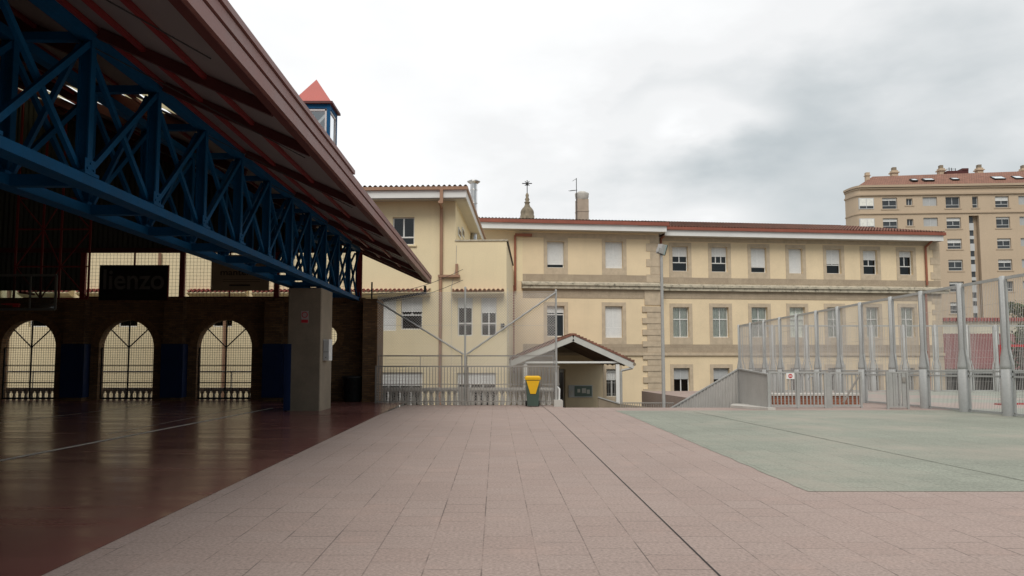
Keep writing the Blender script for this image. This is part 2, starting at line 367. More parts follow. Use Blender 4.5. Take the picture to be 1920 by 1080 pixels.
def wall_holes(mb, x0, x1, z0, z1, holes, y, depth):
    """front face with rectangular openings and their reveals"""
    xs = sorted({x0, x1} | {h[0] for h in holes} | {h[1] for h in holes}); zs = sorted({z0, z1} | {h[2] for h in holes} | {h[3] for h in holes})
    xs = [a for a in xs if x0 <= a <= x1]; zs = [a for a in zs if z0 <= a <= z1]
    for a, b in zip(xs, xs[1:]):
        for c, d in zip(zs, zs[1:]):
            mx, mz = (a + b) / 2, (c + d) / 2
            if any(h[0] < mx < h[1] and h[2] < mz < h[3] for h in holes): continue
            mb.face([(a, y, c), (b, y, c), (b, y, d), (a, y, d)])
    for h in holes:
        a, b, c, d = h[:4]; e = y + depth
        mb.face([(a, y, c), (a, e, c), (a, e, d), (a, y, d)]); mb.face([(b, y, c), (b, y, d), (b, e, d), (b, e, c)])
        mb.face([(a, y, c), (b, y, c), (b, e, c), (a, e, c)]); mb.face([(a, y, d), (a, e, d), (b, e, d), (b, y, d)])
def window(par, a, b, c, d, y, split=2, transom=.33, shut=0.0, curtain=False, bars=False, fw=.055, pane='glass', frame='white', blind=None, sill=None, low_split=1, open_side=False):
    """frame with panes; parts: frame mesh > pane, roller shutter, curtain, bars"""
    f = MB(); yd = y + .06
    f.box(a, a + fw, y, yd, c, d); f.box(b - fw, b, y, yd, c, d); f.box(a + fw, b - fw, y, yd, c, c + fw); f.box(a + fw, b - fw, y, yd, d - fw, d)
    zt = c + fw
    if transom:
        zt = c + (d - c) * transom; f.box(a + fw, b - fw, y - .004, yd - .004, zt - .035, zt + .035)
        for k in range(1, low_split): xm = a + (b - a) * k / low_split; f.box(xm - .03, xm + .03, y + .003, yd - .01, c + fw, zt - .035)
    for k in range(1, split):
        xm = a + (b - a) * k / split; f.box(xm - .035, xm + .035, y + .003, yd - .01, zt + (.035 if transom else 0), d - fw)
    fr = f.build('window', frame, par)
    p = MB(); p.face([(a + fw, y + .03, c + fw), (b - fw, y + .03, c + fw), (b - fw, y + .03, d - fw), (a + fw, y + .03, d - fw)]); p.build('pane', 'glass_clear' if curtain else pane, fr)
    if curtain:
        q = MB(); n = 26; ys = []
        for i in range(n + 1):
            t = i / n; ys.append((a + (b - a) * t, y + .09 + .02 * math.sin(t * 37 + a * 5) + .015 * math.sin(t * 83 + a), ))
        for (xa, ya), (xb, yb) in zip(ys, ys[1:]): q.face([(xa, ya, c), (xb, yb, c), (xb, yb, d), (xa, ya, d)], True)
        q.build('curtain', 'curtain', fr)
    if shut > 0:
        q = MB(); h = (d - c) * shut; n = max(1, int(h / .06)); hh = h / n
        for i in range(n): q.hexa([(a + .02, y - .05, d - hh * (i + 1)), (b - .02, y - .05, d - hh * (i + 1)), (b - .02, y - .02, d - hh * (i + 1)), (a + .02, y - .02, d - hh * (i + 1)),
                                   (a + .02, y - .038, d - hh * i - .008), (b - .02, y - .038, d - hh * i - .008), (b - .02, y - .02, d - hh * i - .008), (a + .02, y - .02, d - hh * i - .008)])
        q.build('roller_shutter', blind or 'shutter', fr)
    if bars:
        q = MB(); n = max(3, int((b - a) / .13))
        for i in range(1, n): xx = a + (b - a) * i / n; q.box(xx - .012, xx + .012, y - .16, y - .136, c + .02, d - .02)
        for zz in (c + .2, (c + d) / 2, d - .2): q.box(a - .03, b + .03, y - .135, y - .12, zz - .015, zz + .015)
        q.build('window_bars', 'galv', fr)
    if sill:
        q = MB(); q.box(a - .08, b + .08, y - sill, y + .02, c - .07, c - .003); q.build('sill', 'plaster', fr)
    return fr
def tile_sheet(mb, x0, x1, y0, z0, run, pitch, hip0=0, hip1=0, pw=.22, steps=14):
    """corrugated clay tiles rising from the eave (y0) to the back; hips shorten both ends"""
    sub = 4; n = int((x1 - x0) / pw * sub); dx = (x1 - x0) / n
    for j in range(steps):
        b0, b1 = run * j / steps, run * (j + 1) / steps
        prev = None
        for i in range(n + 1):
            xx = x0 + dx * i; ok = x0 + hip0 * b0 <= xx <= x1 - hip1 * b0
            hgt = .055 * math.sin(i * 2 * math.pi / sub + .6)
            cur = ((xx, y0 + b0, z0 + b0 * pitch + hgt + .035), (xx, y0 + b1, z0 + b1 * pitch + hgt)) if ok else None
            if prev and cur: mb.face([prev[0], cur[0], cur[1], prev[1]])
            prev = cur
# ================================================================== THE SETTING
def ground():
    m = MB(); m.face([(-900, -600, -3.2), (900, -600, -3.2), (900, 1500, -3.2), (-900, 1500, -3.2)]); struct('ground', m, 'earth')
    p = MB()
    def sheet(x0, x1, d0, d1):
        for a, b in ((d0, min(d1, 20)), (max(d0, 20), d1)):
            if b > a: p.face([(x0, a, g(a)), (x1, a, g(a)), (x1, b, g(b)), (x0, b, g(b))])
    XB = X(1048, 26); XS = 8.05
    sheet(-3.05, XB, -14, 26.05); sheet(XB, XS, -14, 24.25); sheet(XS, 46, -14, 43)
    def skirt(x0, d0, x1, d1): p.face([(x0, d0, -3.2), (x1, d1, -3.2), (x1, d1, g(d1)), (x0, d0, g(d0))])
    skirt(-3.05, 26.05, XB, 26.05); skirt(XB, 26.05, XB, 24.25); skirt(XB, 24.25, XS, 24.25); skirt(XS, 24.25, XS, 43); skirt(XS, 43, 46, 43)
    struct('paving', p, 'paving')
    q = MB(); a0 = gpt(1165, 771, -.01); b0 = gpt(1530, 922)
    x0 = 3.42; d1 = 22.4
    rnd = random.Random(4); ys = [b0.y]
    while ys[-1] < 19.7: ys.append(ys[-1] + .2)
    ys += [20.0]; edge = [x0 + rnd.choice((-.012, 0, 0, .01, .016)) for _ in ys]; prevx = edge[0]
    for k in range(len(ys) - 1): q.face([(edge[k], ys[k], .004), (46, ys[k], .004), (46, ys[k + 1], .004), (edge[k + 1], ys[k + 1], .004)]) if k or True else None
    q.face([(edge[-1], 20, .004), (46, 20, .004), (46, d1 + 1.2, g(d1 + 1.2) + .004), (x0, d1, g(d1) + .004)])
    struct('green_paving', q, 'green')
    q = MB(); q.face([(13.35, 17, .008), (46, 17, .008), (46, 20, .008), (13.35, 20, .008)]); q.face([(13.35, 20, .008), (46, 20, .008), (46, 42.8, g(42.8) + .008), (13.35, 42.8, g(42.8) + .008)])
    struct('court_floor', q, 'court')
    q = MB()
    for x, wd in ((1.5, .007),):
        q.face([(x - wd, -14, .004), (x + wd, -14, .004), (x + wd, 20, .004), (x - wd, 20, .004)]); q.face([(x - wd, 20, .004), (x + wd, 20, .004), (x + wd, 26, g(26) + .004), (x - wd, 26, g(26) + .004)])
    struct('paving_joint', q, 'joint'); q = MB()
    for (a, b) in ((gpt(1300, 772), gpt(1920, 903)),):
        q.prism([(a.x, a.y, .009), (a.x + .022, a.y, .009), (b.x + .011, b.y, .009), (b.x, b.y, .009)], (0, 0, .002))
    struct('court_joint', q, 'joint_grey')
    m = MB(); m.face([(-40, -14, .002), (-3.05, -14, .002), (-3.05, 26.05, .002), (-40, 26.05, .002)]); m.face([(-40, 26.05, .002), (-4.1, 26.05, .002), (-4.1, 27.9, .002), (-40, 27.9, .002)])
    struct('hall_floor', m, 'hall_floor')
    m = MB()
    for p0, p1, wd in (((-60, 875), (511, 765), .085), ((200, 814), (470, 762), .025), ((-60, 800), (300, 757), .04)):
        a, b = gpt(*p0, .006), gpt(*p1, .006); d = (b - a).normalized(); n = Vector((-d.y, d.x, 0)) * wd / 2
        m.face([a - n, b - n, b + n, a + n])
    struct('floor_line', m, 'white_sign')
    m = MB(); m.box(-42, XB + .3, 26.06, 29.6, -3.2, -.42); struct('ledge', m, 'concrete')
ground()

# ================================================================== LEFT: SPORTS HALL ROOF
NODES = [9.1 + 1.84 * k for k in range(-10, 11)]
XR, XL = -4.94, -5.88
def zr(x): return 3.30 + .45 * x             # underside of the roof over x = distance left of the camera axis
RIDGE = 18.0
def sports_roof():
    t = thing('canopy_roof', 'long pitched canopy roof with maroon fascia over the dark sports hall', 'roof', (-18, 8, 0))
    D0, D1 = -12.0, 29.7
    p = MB(); tp = MB()
    cols = [2.66 + (5.5 - 2.66) * i / 2 for i in range(3)] + [5.5 + .9 * (i + 1) for i in range(13)]
    cols = [c for c in cols if c < RIDGE - .3] + [RIDGE]
    sky = []
    for a, b in zip(cols, cols[1:]):
        c = 13 + 1.2 * ((a + b) / 2 - 5.45)
        segs = [(D0, D1)]
        if a >= 5.4 and c < 27: segs = [(D0, c - .62), (c + .62, D1)]; sky.append((a, b, c))
        for s0, s1 in segs:
            p.face([(-a, s0, zr(a)), (-b, s0, zr(b)), (-b, s1, zr(b)), (-a, s1, zr(a))])
            tp.face([(-a, s0, zr(a) + .09), (-a, s1, zr(a) + .09), (-b, s1, zr(b) + .09), (-b, s0, zr(b) + .09)])
    zz = zr(RIDGE)
    p.face([(-RIDGE, D0, zz), (-34, D0, zz - 7), (-34, D1, zz - 7), (-RIDGE, D1, zz)])
    tp.face([(-RIDGE, D0, zz + .09), (-RIDGE, D1, zz + .09), (-34, D1, zz - 6.91), (-34, D0, zz - 6.91)])
    p.build('ceiling_panel', 'roof_panel', t); tp.build('roof_sheet', 'roof_top', t)
    for a, b, c in sky:
        m = MB(); m.face([(-a, c - .62, zr(a) + .03), (-b, c - .62, zr(b) + .03), (-b, c + .62, zr(b) + .03), (-a, c + .62, zr(a) + .03)]); m.build('skylight', 'translucent', t)
    # eave: underside beam and stepped fascia
    m = MB(); m.box(-2.66, -2.56, D0, D1, 4.35, 4.54); m.build('eave_beam', 'maroon', t)
    z0 = 4.345; fz = MB()
    fz.box(-2.545, -2.50, D0, D1 + .05, z0, z0 + .15); fz.box(-2.545, -2.525, D0, D1 + .05, z0 + .151, z0 + .175)
    fz.box(-2.545, -2.485, D0, D1 + .05, z0 + .176, z0 + .30); fz.box(-2.60, -2.525, D0, D1 + .05, z0 + .301, z0 + .315)
    fz.build('fascia', 'fascia', t)
    m = MB(); m.box(-2.62, -2.46, D0, 13.3, z0 + .316, z0 + .385); m.build('gutter', 'fascia', t)
    m = MB(); m.box(-2.555, -2.545, D0, D1, z0 - .01, z0 + .02); m.build('drip_edge', 'maroon', t)
    for d in NODES:
        if d < 2 or round((d - 9.1) / 1.84) not in (0, 1, 3, 5, 7, 9): continue
        m = MB(); m.bar((-4.80, d, zr(4.80) - .08), (-2.67, d, zr(2.67) - .08), .09, .13); m.bar((-17.6, d, zr(17.6) - .12), (-6.02, d, zr(6.02) - .12), .11, .2)
        m.build('rafter', 'maroon', t)
    m = MB(); m.bar((-17.6, D1 - .06, zr(17.6) - .08), (-2.67, D1 - .06, zr(2.67) - .08), .1, .13); m.bar((-17.6, 28.2, zr(17.6) - .08), (-2.67, 28.2, zr(2.67) - .08), .1, .13); m.build('rafter', 'maroon', t)
    for x in (3.5, 4.25, 4.84, 5.6, 6.7, 7.8, 9.0, 10.2, 11.5, 13, 14.5, 16):
        m = MB(); m.box(-x - .027, -x + .027, D0, D1, zr(x) - .075, zr(x) - .022); m.build('purlin', 'red', t)
    m = MB()
    for i in range(2, len(NODES) - 1, 2):
        a, b = NODES[i], NODES[i + 1]
        m.tube((-4.85, a, 5.2), (-2.75, b, zr(2.75) - .2), .008, 5)
    m.build('bracing_rod', 'iron', t)
sports_roof()
def truss():
    t = thing('box_truss', 'long blue steel box truss carrying the canopy roof edge', 'truss', (-5.4, 9, 3.5))
    A, B = NODES[0], NODES[-1]
    zb, zt = 3.57, 5.34
    for x in (XR, XL):
        m = MB(); m.box(x - .1, x + .1, A, B + .06, zb - .06, zb + .06); m.box(x - .115, x + .115, A, B + .06, zb - .07, zb - .0605)
        for d in NODES: m.box(x - .115, x + .115, d - .16, d + .16, zb + .0605, zb + .1)
        m.build('bottom_chord', 'blue', t)
        m = MB(); m.box(x - .07, x + .07, A, B + .06, zt - .06, zt + .06); m.build('top_chord', 'blue', t)
    for i, d in enumerate(NODES):
        if d < -2: continue
        for x in (XR, XL):
            m = MB(); m.box(x - .075, x + .075, d - .012, d + .012, zb + .1, zt - .06); m.box(x - .078, x - .055, d - .055, d + .055, zb + .1, zt - .06); m.box(x + .055, x + .078, d - .055, d + .055, zb + .1, zt - .06)
            m.build('vertical', 'blue', t)
        m = MB(); m.box(XR + .0785, XR + .088, d - .12, d + .12, zb + .1, zb + .26)
        for u, z_ in ((-.07, .14), (.07, .14), (0, .21)): m.tube((XR + .087, d + u, zb + z_), (XR + .102, d + u, zb + z_), .014, 6)
        m.build('gusset_plate', 'blue', t)
        m = MB(); m.box(XL + .101, XR - .101, d - .06, d + .06, zb - .07, zb + .07); m.box(XL + .071, XR - .071, d - .05, d + .05, zt - .05, zt + .05)
        if d > 0: m.bar((XL + .1, d, zb + .1), (XR - .1, d, zt - .1), .06, .06, (0, 1, 0))
        m.build('cross_tie', 'blue', t)
        if i + 1 < len(NODES):
            e = NODES[i + 1]
            for x in (XR, XL):
                m = MB(); m.bar((x + .03, d + .05, zb + .12), (x + .03, e - .05, zt - .1), .055, .075); m.bar((x - .03, d + .05, zt - .1), (x - .03, e - .05, zb + .12), .055, .075)
                m.build('diagonal', 'blue', t)
truss()
def turret():
    d0, d1 = 22.25, 23.2; x1 = XR + .02; x0 = x1 - .98; z0 = 5.8; z1 = Z(196, 22.25)
    t = thing('lantern_turret', 'blue framed glass lantern turret with a red pyramid roof', 'turret', ((x0 + x1) / 2, (d0 + d1) / 2, z0))
    m = MB()
    for x in (x0, x1):
        for d in (d0, d1): m.box(x - .045, x + .045, d - .045, d + .045, z0 - .2, z1)
    m.box(x0 + .045, x1 - .045, d0 - .04, d0 + .04, z1 - .13, z1); m.box(x0 + .045, x1 - .045, d1 - .04, d1 + .04, z1 - .13, z1)
    m.box(x0 - .04, x0 + .04, d0 + .045, d1 - .045, z1 - .13, z1); m.box(x1 - .04, x1 + .04, d0 + .045, d1 - .045, z1 - .13, z1)
    m.build('frame', 'blue', t)
    for (a, b) in (((x0, d0), (x1, d0)), ((x1, d0), (x1, d1)), ((x0, d1), (x1, d1)), ((x0, d0), (x0, d1))):
        a, b = Vector((*a, 0)), Vector((*b, 0)); u = (b - a).normalized(); a2, b2 = a + u * .05, b - u * .05; q = MB()
        for P0, P1 in (((a2 + u * .03, z0), (a2 + u * .03, z1 - .13)), ((b2 - u * .03, z0), (b2 - u * .03, z1 - .13)), ((a2, z1 - .17), (b2, z1 - .17))):
            q.bar(P0[0] + Vector((0, 0, P0[1])), P1[0] + Vector((0, 0, P1[1])), .05, .05, (0, 1, 0) if u.x else (1, 0, 0))
        wf = q.build('window_frame', 'aluminium', t)
        q = MB(); q.face([a2 + Vector((0, 0, z0)), b2 + Vector((0, 0, z0)), b2 + Vector((0, 0, z1 - .14)), a2 + Vector((0, 0, z1 - .14))]); q.build('pane', 'clear', wf)
    q = MB(); q.bar((x0 + .1, d0 + .06, z1 - 1.15), (x1 - .1, d0 + .06, z1 - .3), .05, .07); q.build('brace', 'aluminium', t)
    q = MB(); q.box(x0 + .05, x1 - .05, d1 - .12, d1 - .06, z1 - .75, z1 - .16); q.build('louvre', 'iron', t)
    e = .13; cx, cy = (x0 + x1) / 2, (d0 + d1) / 2
    q = MB(); q.box(x0 - e, x1 + e, d0 - e, d1 + e, z1 + .002, z1 + .07); q.build('eave', 'maroon', t)
    q = MB(); c = [(x0 - e + .05, d0 - e + .05), (x1 + e - .05, d0 - e + .05), (x1 + e - .05, d1 + e - .05), (x0 - e + .05, d1 + e - .05)]; zt = Z(149, cy)
    for i in range(4): q.face([(*c[i], z1 + .072), (*c[(i + 1) % 4], z1 + .072), (cx, cy, zt)])
    q.build('pyramid_roof', paint('turret_roof', (.46, .13, .11), .6, .08, 2), t)
turret()
def pillar():
    x0, x1 = X(538, 21.7), X(601, 21.7); d0, d1 = 21.7, 23.15
    t = thing('concrete_pillar', 'tall grey concrete pillar under the blue truss', 'pillar', ((x0 + x1) / 2, 22.4, 0))
    m = MB(); bv = .025; pts = [(x0 + bv, d0), (x1 - bv, d0), (x1, d0 + bv), (x1, d1 - bv), (x1 - bv, d1), (x0 + bv, d1), (x0, d1 - bv), (x0, d0 + bv)]
    m.prism([(a, b, 0) for a, b in pts], (0, 0, 3.44)); m.build('shaft', 'concrete', t)
    m = MB(); m.box(x0 - .07, x0 - .004, d0 - .01, d1 - .2, .02, Z(645, 21.7)); m.box(x0 - .004, x0 + .12, d0 - .03, d0 - .003, .02, Z(645, 21.7)); m.build('wall_pad', 'pad', t)
    m = MB(); m.box(x0 + .03, x1 - .03, d0 + .1, d1 - .1, 3.441, 3.468); m.build('bearing_plate', 'blue', t)
    xs0, xs1, zs0, zs1 = X(563, 21.7), X(577, 21.7), Z(606, 21.7), Z(583, 21.7)
    s = thing('prohibition_sign', 'small faded red prohibition sign on the concrete pillar', 'sign', ((xs0 + xs1) / 2, d0, zs0))
    m = MB(); m.box(xs0, xs1, d0 - .012, d0 - .002, zs0, zs1); m.build('plate', 'pink_sign', s)
    cx, cz = (xs0 + xs1) / 2, zs1 - .11; m = MB(); n = 20
    for i in range(n):
        a, b = 2 * math.pi * i / n, 2 * math.pi * (i + 1) / n
        m.bar((cx + .075 * math.cos(a), d0 - .016, cz + .075 * math.sin(a)), (cx + .075 * math.cos(b), d0 - .016, cz + .075 * math.sin(b)), .006, .02, (0, 1, 0)) if False else m.prism([(cx + r * math.cos(q), d0 - .0125, cz + r * math.sin(q)) for r, q in ((.065, a), (.085, a), (.085, b), (.065, b))], (0, -.004, 0))
    m.bar((cx - .05, d0 - .0155, cz + .05), (cx + .05, d0 - .0155, cz - .05), .004, .018, (0, 1, 0)); m.box(xs0 + .01, xs1 - .01, d0 - .0165, d0 - .0125, zs0 + .01, zs0 + .1)
    m.build('symbol', 'red_sign', s)
    b = thing('meter_box', 'grey white electrical meter box fixed to the pillar side', 'box', (x1, 22.3, 1.4))
    za, zb = Z(676, 22), Z(636, 22)
    m = MB(); m.box(x1 + .003, x1 + .17, 22.0, 22.42, za, zb); m.build('casing', 'white', b)
    m = MB(); m.box(x1 + .02, x1 + .15, 21.985, 21.999, za + .03, zb - .04); m.build('door', 'aluminium', b); m = MB(); m.box(x1 + .02, x1 + .15, 21.975, 21.984, za + .24, za + .25); m.box(x1 + .07, x1 + .10, 21.97, 21.984, za + .08, za + .10); m.build('latch', 'iron', b)
pillar()

# ------------------------------------------------------------------ brick arcade and what is above it
WD = 27.3; WT = .38; WTOP = 3.45
ARCX = [X(px, WD) for px in (420, 236, 52)]; ARCX.append(2 * ARCX[2] - ARCX[1]); ARCX.append(2 * ARCX[3] - ARCX[2])
AR = .965; ASP = 1.86; PORT = (X(611, WD), Z(631, WD), .38)
def arcade():
    t = thing('brick_arcade', 'dark brown brick wall pierced by grilled round arches', 'wall', (-15, WD, 0))
    x1 = X(684, WD); x0 = -34.0
    cuts = sorted([(c - AR, c + AR, c) for c in ARCX]); m = MB()
    def fb(a, b, c, d): m.box(a, b, WD, WD + WT, c, d)
    cur = x0
    for a, b, c in cuts:
        fb(cur, a, 0, WTOP); n = 20
        for i in range(n):
            t0, t1 = math.pi * (1 - i / n), math.pi * (1 - (i + 1) / n)
            p, q = (c + AR * math.cos(t0), ASP + AR * math.sin(t0)), (c + AR * math.cos(t1), ASP + AR * math.sin(t1))
            for y in (WD, WD + WT): m.face([(p[0], y, p[1]), (q[0], y, q[1]), (q[0], y, WTOP), (p[0], y, WTOP)])
            m.face([(p[0], WD, p[1]), (p[0], WD + WT, p[1]), (q[0], WD + WT, q[1]), (q[0], WD, q[1])])
        m.face([(a, WD, WTOP), (b, WD, WTOP), (b, WD + WT, WTOP), (a, WD + WT, WTOP)]); cur = b
    px, pz, pr = PORT
    fb(cur, px - pr, 0, WTOP); n = 24
    for i in range(n):
        t0, t1 = math.pi * (1 - i / n), math.pi * (1 - (i + 1) / n)
        for sgn, ze in ((1, WTOP), (-1, 0)):
            p, q = (px + pr * math.cos(t0), pz + sgn * pr * math.sin(t0)), (px + pr * math.cos(t1), pz + sgn * pr * math.sin(t1))
            for y in (WD, WD + WT): m.face([(p[0], y, p[1]), (q[0], y, q[1]), (q[0], y, ze), (p[0], y, ze)])
            m.face([(p[0], WD, p[1]), (p[0], WD + WT, p[1]), (q[0], WD + WT, q[1]), (q[0], WD, q[1])])
    m.face([(px - pr, WD, WTOP), (px + pr, WD, WTOP), (px + pr, WD + WT, WTOP), (px - pr, WD + WT, WTOP)])
    fb(px + pr, x1, 0, WTOP); m.build('wall', 'brick', t)
    q = MB(); q.box(x0 - .4, x0 - .002, -12, WD + WT, 0, 6.2); q.build('unseen_side_wall', 'brick', t); q = MB(); q.prism([(x0, -11.6, 0), (-2.9, -11.6, 0), (-2.9, -11.6, zr(2.9) - .25), (-RIDGE, -11.6, zr(RIDGE) - .3), (x0, -11.6, 4)], (0, -.3, 0)); q.build('unseen_rear_wall', 'brick', t)  # unseen walls, added to shut daylight out and darken the hall
    # brick-on-edge rings and the soldier course
    for (c, zc, r, a0, a1) in [(c, ASP, AR, 0, math.pi) for c in ARCX[:3]] + [(px, pz, pr, 0, 2 * math.pi)]:
        q = MB(); n = int((a1 - a0) * (r + .12) / .085)
        for i in range(n):
            u0, u1 = a0 + (a1 - a0) * (i + .08) / n, a0 + (a1 - a0) * (i + .92) / n
            q.prism([(c + rr * math.cos(u), WD - .012, zc + rr * math.sin(u)) for rr, u in ((r + .004, u0), (r + .25, u0), (r + .25, u1), (r + .004, u1))], (0, .0115, 0))
        q.build('arch_ring', 'ring', t)
    q = MB(); xx = x0
    while xx < x1 - .06: q.box(xx, xx + .055, WD - .03, WD + WT + .03, WTOP + .001, WTOP + .16); xx += .066
    q.build('coping', 'ring', t)
    for pxc, wpx in ((511, 33), (323, 36), (137, 38), (-52, 38)):
        xa, xb = X(pxc - wpx / 2, 26.95), X(pxc + wpx / 2, 26.95)
        q = MB(); q.box(xa, xb, 26.93, WD - .002, 0, WTOP + .02); pr_ = q.build('pier', 'brick', t)
        q = MB(); q.box(xa - .02, xb + .005, 26.84, 26.925, .12, Z(645, 26.95)); q.box(xb + .006, xb + .07, 26.86, WD - .02, .12, Z(645, 26.95)); q.build('wall_pad', 'pad', pr_)
    q = MB(); q.box(X(680, 26.3), X(707, 26.3), 26.25, WD + WT, 0, WTOP + .05); q.build('pier', 'brick', t)
    for k, c in enumerate(ARCX):
        y = WD + .2; q = MB()
        def b3(p0, p1, wd=.045): q.bar((p0[0], y, p0[1]), (p1[0], y, p1[1]), wd, wd, (0, 1, 0))
        b3((c, .06), (c, ASP + AR - .03)); b3((c - AR + .02, .06), (c + AR - .02, .06), .06)
        for zz in (.62, 1.22, 1.84): b3((c - AR + .02, zz), (c + AR - .02, zz), .03)
        for s in (-1, 1): b3((c, 1.86), (c + s * (AR * .7), 1.86 + AR * .68), .035); b3((c + s * (AR - .02), .06), (c + s * (AR - .02), ASP), .04)
        gr = q.build('arch_grille', 'iron', t); q = MB(); st = .083
        i = -11
        while i <= 11:
            xx = i * st
            if abs(xx) < AR - .02: q.box(c + xx - .004, c + xx + .004, y + .03, y + .038, .06, ASP + math.sqrt(AR * AR - xx * xx) - .01)
            i += 1
        zz = .1
        while zz < ASP + AR - .03:
            hw = AR - .02 if zz < ASP else math.sqrt(max(AR * AR - (zz - ASP) ** 2, 0)) - .01
            q.box(c - hw, c + hw, y + .039, y + .047, zz - .004, zz + .004); zz += st
        q.build('wire_mesh', 'wire_dark', gr)
    q = MB()
    for i in range(-4, 5):
        hw = math.sqrt(pr * pr - (i * .083) ** 2); q.box(px + i * .083 - .004, px + i * .083 + .004, WD + .2, WD + .208, pz - hw, pz + hw); q.box(px - hw, px + hw, WD + .209, WD + .217, pz + i * .083 - .004, pz + i * .083 + .004)
    q.build('porthole_mesh', 'wire_dark', t)
arcade()
def gable():
    t = thing('gable_screen', 'dark corrugated gable screen with red posts and wire mesh above the arcade', 'gable', (-14, 27.5, WTOP))
    zl = Z(474, 27.5); D = 27.5; z0 = WTOP + .17
    posts = [X(px, D) for px in (-40, 150, 337, 516)] + [X(672, D)]
    for x in posts:
        m = MB(); m.box(x - .09, x + .09, D - .06, D + .06, z0, zl); m.build('post', 'red', t)
    m = MB(); m.box(-33.5, X(655, D), D - .08, D + .08, zl + .001, zl + .16); m.box(X(145, D), X(672, D), D - .03, D + .03, z0 + .001, z0 + .05); m.build('beam', 'maroon', t)
    for px in (246, 427):
        m = MB(); m.box(X(px, D) - .025, X(px, D) + .025, D - .03, D + .03, z0, zl); m.build('post', 'red', t)
    # corrugated gable panel up to the roof, with ribs
    m = MB(); x = -30.0; i = 0
    while x < -5.6:
        xn = x + .09; yy = (D + .03, D - .01)[i % 2]; yn = (D - .01, D + .03)[i % 2]
        def top(v): a = -v; return (zr(a) if a < RIDGE else zr(RIDGE) - (a - RIDGE) * .4375) - .05
        bot = zl + .161 if x > X(145, D) else Z(545, D)
        m.face([(x, yy, bot), (xn, yn, bot), (xn, yn, max(top(xn), bot)), (x, yy, max(top(x), bot))], False)
        x = xn; i += 1
    m.build('corrugated_panel', 'cladding', t)
    m = MB(); st = .125; x = X(145, D)
    while x < X(660, D): m.box(x - .0035, x + .0035, D + .05, D + .057, z0, zl); x += st
    z = z0 + .05
    while z < zl: m.box(X(145, D), X(660, D), D + .058, D + .065, z - .0035, z + .0035); z += st
    m.build('wire_mesh', 'wire_dark', t)
    # signboards hung on the mesh
    D2 = 27.28
    s = thing('signboard', 'black signboard with pale lettering above the middle arch', 'sign', (X(246, D2), D2, WTOP))
    a, b, c, d = X(181, D2), X(310, D2), Z(563, D2), Z(497, D2)
    m = MB(); m.box(a, b, D2 - .03, D2 + .03, c, d); m.build('board', 'black', s)
    m = MB(); m.box(b + .001, b + .03, D2 - .035, D2 + .035, c, d); m.build('edge_trim', 'red', s)
    lettering('lienzo', 1.0, ((a + b) / 2, D2 - .036, c + .40), 'grey_text', s, 0.93, bold=.014)
    m = MB(); m.box(a + .35, b - .35, D2 - .034, D2 - .031, c + .12, c + .17); m.build('small_print', paint('faint_print', (.02, .02, .02), .8), s)
    s = thing('signboard', 'tan signboard with dark lettering above the arch beside the pillar', 'sign', (X(446, D2), D2, WTOP))
    a, b, c, d = X(392, D2), X(501, D2), Z(545, D2), Z(478, D2)
    m = MB(); m.box(a, b, D2 - .03, D2 + .03, c, d); m.build('board', 'tan', s)
    lettering('mantein·r', .30, ((a + b) / 2 + .02, D2 - .036, Z(516, D2)), 'dark_text', s, 1.25, bold=.004)
    m = MB()
    for k, (u, v) in enumerate(((.2, .85), (.2, .85))): m.box(a + (b - a) * u, a + (b - a) * v, D2 - .034, D2 - .031, Z(524 + k * 4, D2) - .008, Z(524 + k * 4, D2) + .008)
    m.box(a + (b - a) * .32, a + (b - a) * .68, D2 - .034, D2 - .031, Z(535, D2) - .03, Z(535, D2) + .03); m.build('small_print', 'dark_text', s)
gable()
